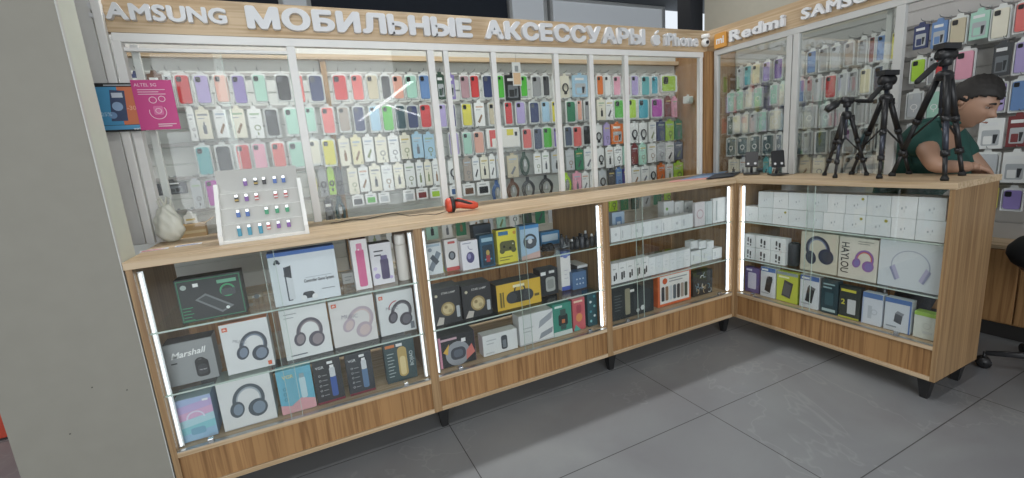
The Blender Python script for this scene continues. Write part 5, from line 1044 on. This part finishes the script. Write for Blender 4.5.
for sx in (-1, 1):
    b = MB(); b.lathe([(.002, -.0060), (.008, -.0042), (.0112, 0), (.008, .0042), (.002, .0060)], mat('b9aea6', .3), (sx*.0285, -.0722, .008), 14); e = b.build('eye', h)
    b = MB(); b.prism(circ(sx*.0285, .0075, .0050, .0036, n=14), -.0848, -.0836, mat('1d1512', .2)); b.build('iris', e)
    b = MB(); b.tube([(sx*.0145, -.0835, .010), (sx*.022, -.0862, .0165), (sx*.030, -.0858, .0172), (sx*.042, -.0775, .010)], [.002, .0042, .0045, .002], mat('7d5a48', .5), 8); b.build('eyelid', h)
    b = MB(); b.tube([(sx*.012, -.0915, .026), (sx*.026, -.0925, .031), (sx*.044, -.080, .026)], [.003, .0055, .0025], HAIR, 8); b.build('eyebrow', h)
    b = MB(); b.tube([(sx*.073+sx*.004*math.sin(t), .006+.014*math.cos(t), .0+.030*math.sin(t)) for t in [2*PI*i/14 for i in range(15)]], .0055, SKIN, 8, False); b.tube([(sx*.070, .010, -.012), (sx*.074, .006, .010)], .010, SKIN, 8); b.build('ear', h)
b = MB(); b.tube([(-.021, -.0885, -.0600), (-.008, -.1010, -.0585), (0, -.1025, -.0600), (.008, -.1010, -.0585), (.021, -.0885, -.0600)], [.001, .0034, .003, .0034, .001], mat('96604f', .45), 8); b.build('mouth', h)
tag(man, 'man with short black hair in a dark green polo shirt, leaning on the return counter', 'person')
# his stool
root = empty('round_stool', (.66, -.46, 0)); tag(root, 'black round stool carrying the seated man behind the return counter', 'stool')
b = MB(); b.lathe([(.15, .395), (.17, .402), (.17, .430), (.15, .440)], BK); b.build('seat', root)
b = MB(); b.tube([(0, 0, .03), (0, 0, .395)], .025, mat('8a8c8e', .3, .9), 12); b.build('column', root)
b = MB(); b.lathe([(.19, 0), (.19, .008), (.04, .03)], mat('8a8c8e', .3, .9)); b.build('base', root)

# stool with tan shell at the edge of the view
SC = Vector((.685, -1.185, 0)); root = empty('swivel_chair', SC, 0); tag(root, 'swivel chair with black cushion over a tan shell, near the low cabinet', 'chair')
b = MB(); b.lathe([(.02, .665), (.15, .660), (.235, .635), (.265, .598), (.268, .568), (.250, .535), (.20, .520), (.02, .520)], mat('121317', .7), seg=40, sy=.92); b.build('seat_cushion', root)
b = MB(); b.lathe([(.03, .40), (.07, .405), (.13, .435), (.19, .480), (.235, .525), (.228, .528)], mat('a47a62', .5), seg=40, sy=.92); b.build('seat_shell', root)
b = MB(); b.tube([(0, 0, .10), (0, 0, .40)], .024, mat('2a2b2e', .4), 12); b.build('gas_column', root)
for k in range(5):
    a = 2*PI*k/5+math.radians(44); d = Vector((math.cos(a), math.sin(a), 0)); b = MB(); b.tube([d*.02+Vector((0, 0, .105)), d*.27+Vector((0, 0, .075))], [.02, .012], mat('2a2b2e', .4), 8); b.build('base_arm', root)
    b = MB(); n = Vector((-d.y, d.x, 0)); q = d*.275+Vector((0, 0, .028)); b.tube([q-n*.020, q-n*.006], .027, BK, 16); b.tube([q+n*.006, q+n*.020], .027, BK, 16); b.tube([q+Vector((0, 0, .01)), q+Vector((0, 0, .052))], .006, BK, 8); b.tube([q-n*.02, q+n*.02], .005, BK, 8); b.build('caster', root)
# backrest out of view so that the chair is whole
b = MB(); b.tube([(.20, 0, .50), (.27, 0, .56), (.27, 0, .80)], .014, mat('2a2b2e', .4), 8); b.build('back_bar', root)
b = MB(); b.box((.245, -.18, .76), (.285, .18, 1.06), mat('121317', .7), .018); b.build('backrest', root)
# red cabinet beyond the pilaster
b = MB(); b.box((0, 0, .01), (.7, .5, .62), mat('c23a22', .5), .008); o = b.build('red_storage_box', None, (-4.38, 1.13, 0)); tag(o, 'plain red floor box standing beyond the grey pilaster', 'storage box')
b = MB(); b.box((-.006, -.006, .62), (.706, .506, .645), mat('a83020', .5), .006); b.build('lid', o)

# ------------------------------------------------------------------ ceiling fixtures and light
def lamp(name, loc, sx, sy, power, color=(1, 1, 1), rot=(0, 0, 0)):
    l = bpy.data.lights.new(name, 'AREA'); l.shape = 'RECTANGLE'; l.size = sx; l.size_y = sy; l.energy = power; l.color = color
    o = bpy.data.objects.new(name, l); COL.objects.link(o); o.location = loc; o.rotation_euler = rot; return o
def fixture(x0, x1, y, z, label, power, along='x'):
    L = x1-x0; root = empty('ceiling_light', ((x0+x1)/2, y, z) if along == 'x' else (y, (x0+x1)/2, z), 0 if along == 'x' else PI/2); tag(root, label, 'ceiling light')
    b = MB(); b.box((-L/2, -.04, 0), (L/2, .04, .035), ALU, .004); b.build('housing', root)
    b = MB(); b.box((-L/2+.02, -.032, -.014), (L/2-.02, .032, -.0005), mat('fbfcff', .4, emit=3.5, noise=0)); b.build('diffuser', root)
    for x in (-L/2+.2, L/2-.2): b = MB(); b.tube([(x, 0, .035), (x, 0, 3.5-z)], .002, mat('b0b2b4', .3, .8), 6); b.build('suspension_wire', root)
    o = lamp('ceiling_lamp', (0, 0, -.03), L-.1, .08, power, (1, .99, .97)); o.parent = root
fixture(-3.1, -.9, .60, 2.95, 'long suspended tube light above the first half of the long partition', 29)
fixture(-.6, 1.0, .60, 2.95, 'shorter suspended tube light above the corner of the partitions', 11)
fixture(-2.6, -.4, -1.3, 2.95, 'long suspended tube light over the customer floor in front of the counters', 14)
fixture(2.2, 3.4, 1.05, 3.16, 'suspended tube light far beyond the back slat wall', 10, 'y')
for (xx, y0, y1, rz) in ((.35, -16.5, -7.6, 0), (1.55, -15.5, -11.5, .5), (9.2, -10.9, -7.3, .9)):
    L = y1-y0; root = empty('ceiling_light', (xx, (y0+y1)/2, 2.95), PI/2+rz); tag(root, {0: 'longest tube light of the hall in front, mirrored in the partition glass', .5: 'angled tube light of the hall in front, mirrored in the partition glass', .9: 'far tube light of the hall beyond the return counter, mirrored in glass'}[rz], 'ceiling light')
    b = MB(); b.box((-L/2, -.05, 0), (L/2, .05, .035), ALU, .004); b.build('housing', root)
    b = MB(); b.box((-L/2+.02, -.045, -.02), (L/2-.02, .045, -.0005), mat('fbfcff', .4, emit=12, noise=0)); b.build('diffuser', root)
    for x in (-L/2+.2, L/2-.2): b = MB(); b.tube([(x, 0, .035), (x, 0, .55)], .002, mat('b0b2b4', .3, .8), 6); b.build('suspension_wire', root)
lamp('daylight_from_shopfront', (-3.0, -4.6, 1.6), 4.6, 2.6, 120, (.95, .98, 1.0), (PI/2*.96, 0, 0))
w = bpy.data.worlds.new('world'); scn.world = w; w.use_nodes = True
w.node_tree.nodes['Background'].inputs[0].default_value = (.86, .93, 1, 1); w.node_tree.nodes['Background'].inputs[1].default_value = .9
scn.view_settings.view_transform = 'Standard'; scn.view_settings.look = 'None'; scn.view_settings.exposure = .12; scn.view_settings.gamma = 1; scn.view_settings.use_curve_mapping = False
scn.cycles.transparent_max_bounces = 24; scn.cycles.max_bounces = 8
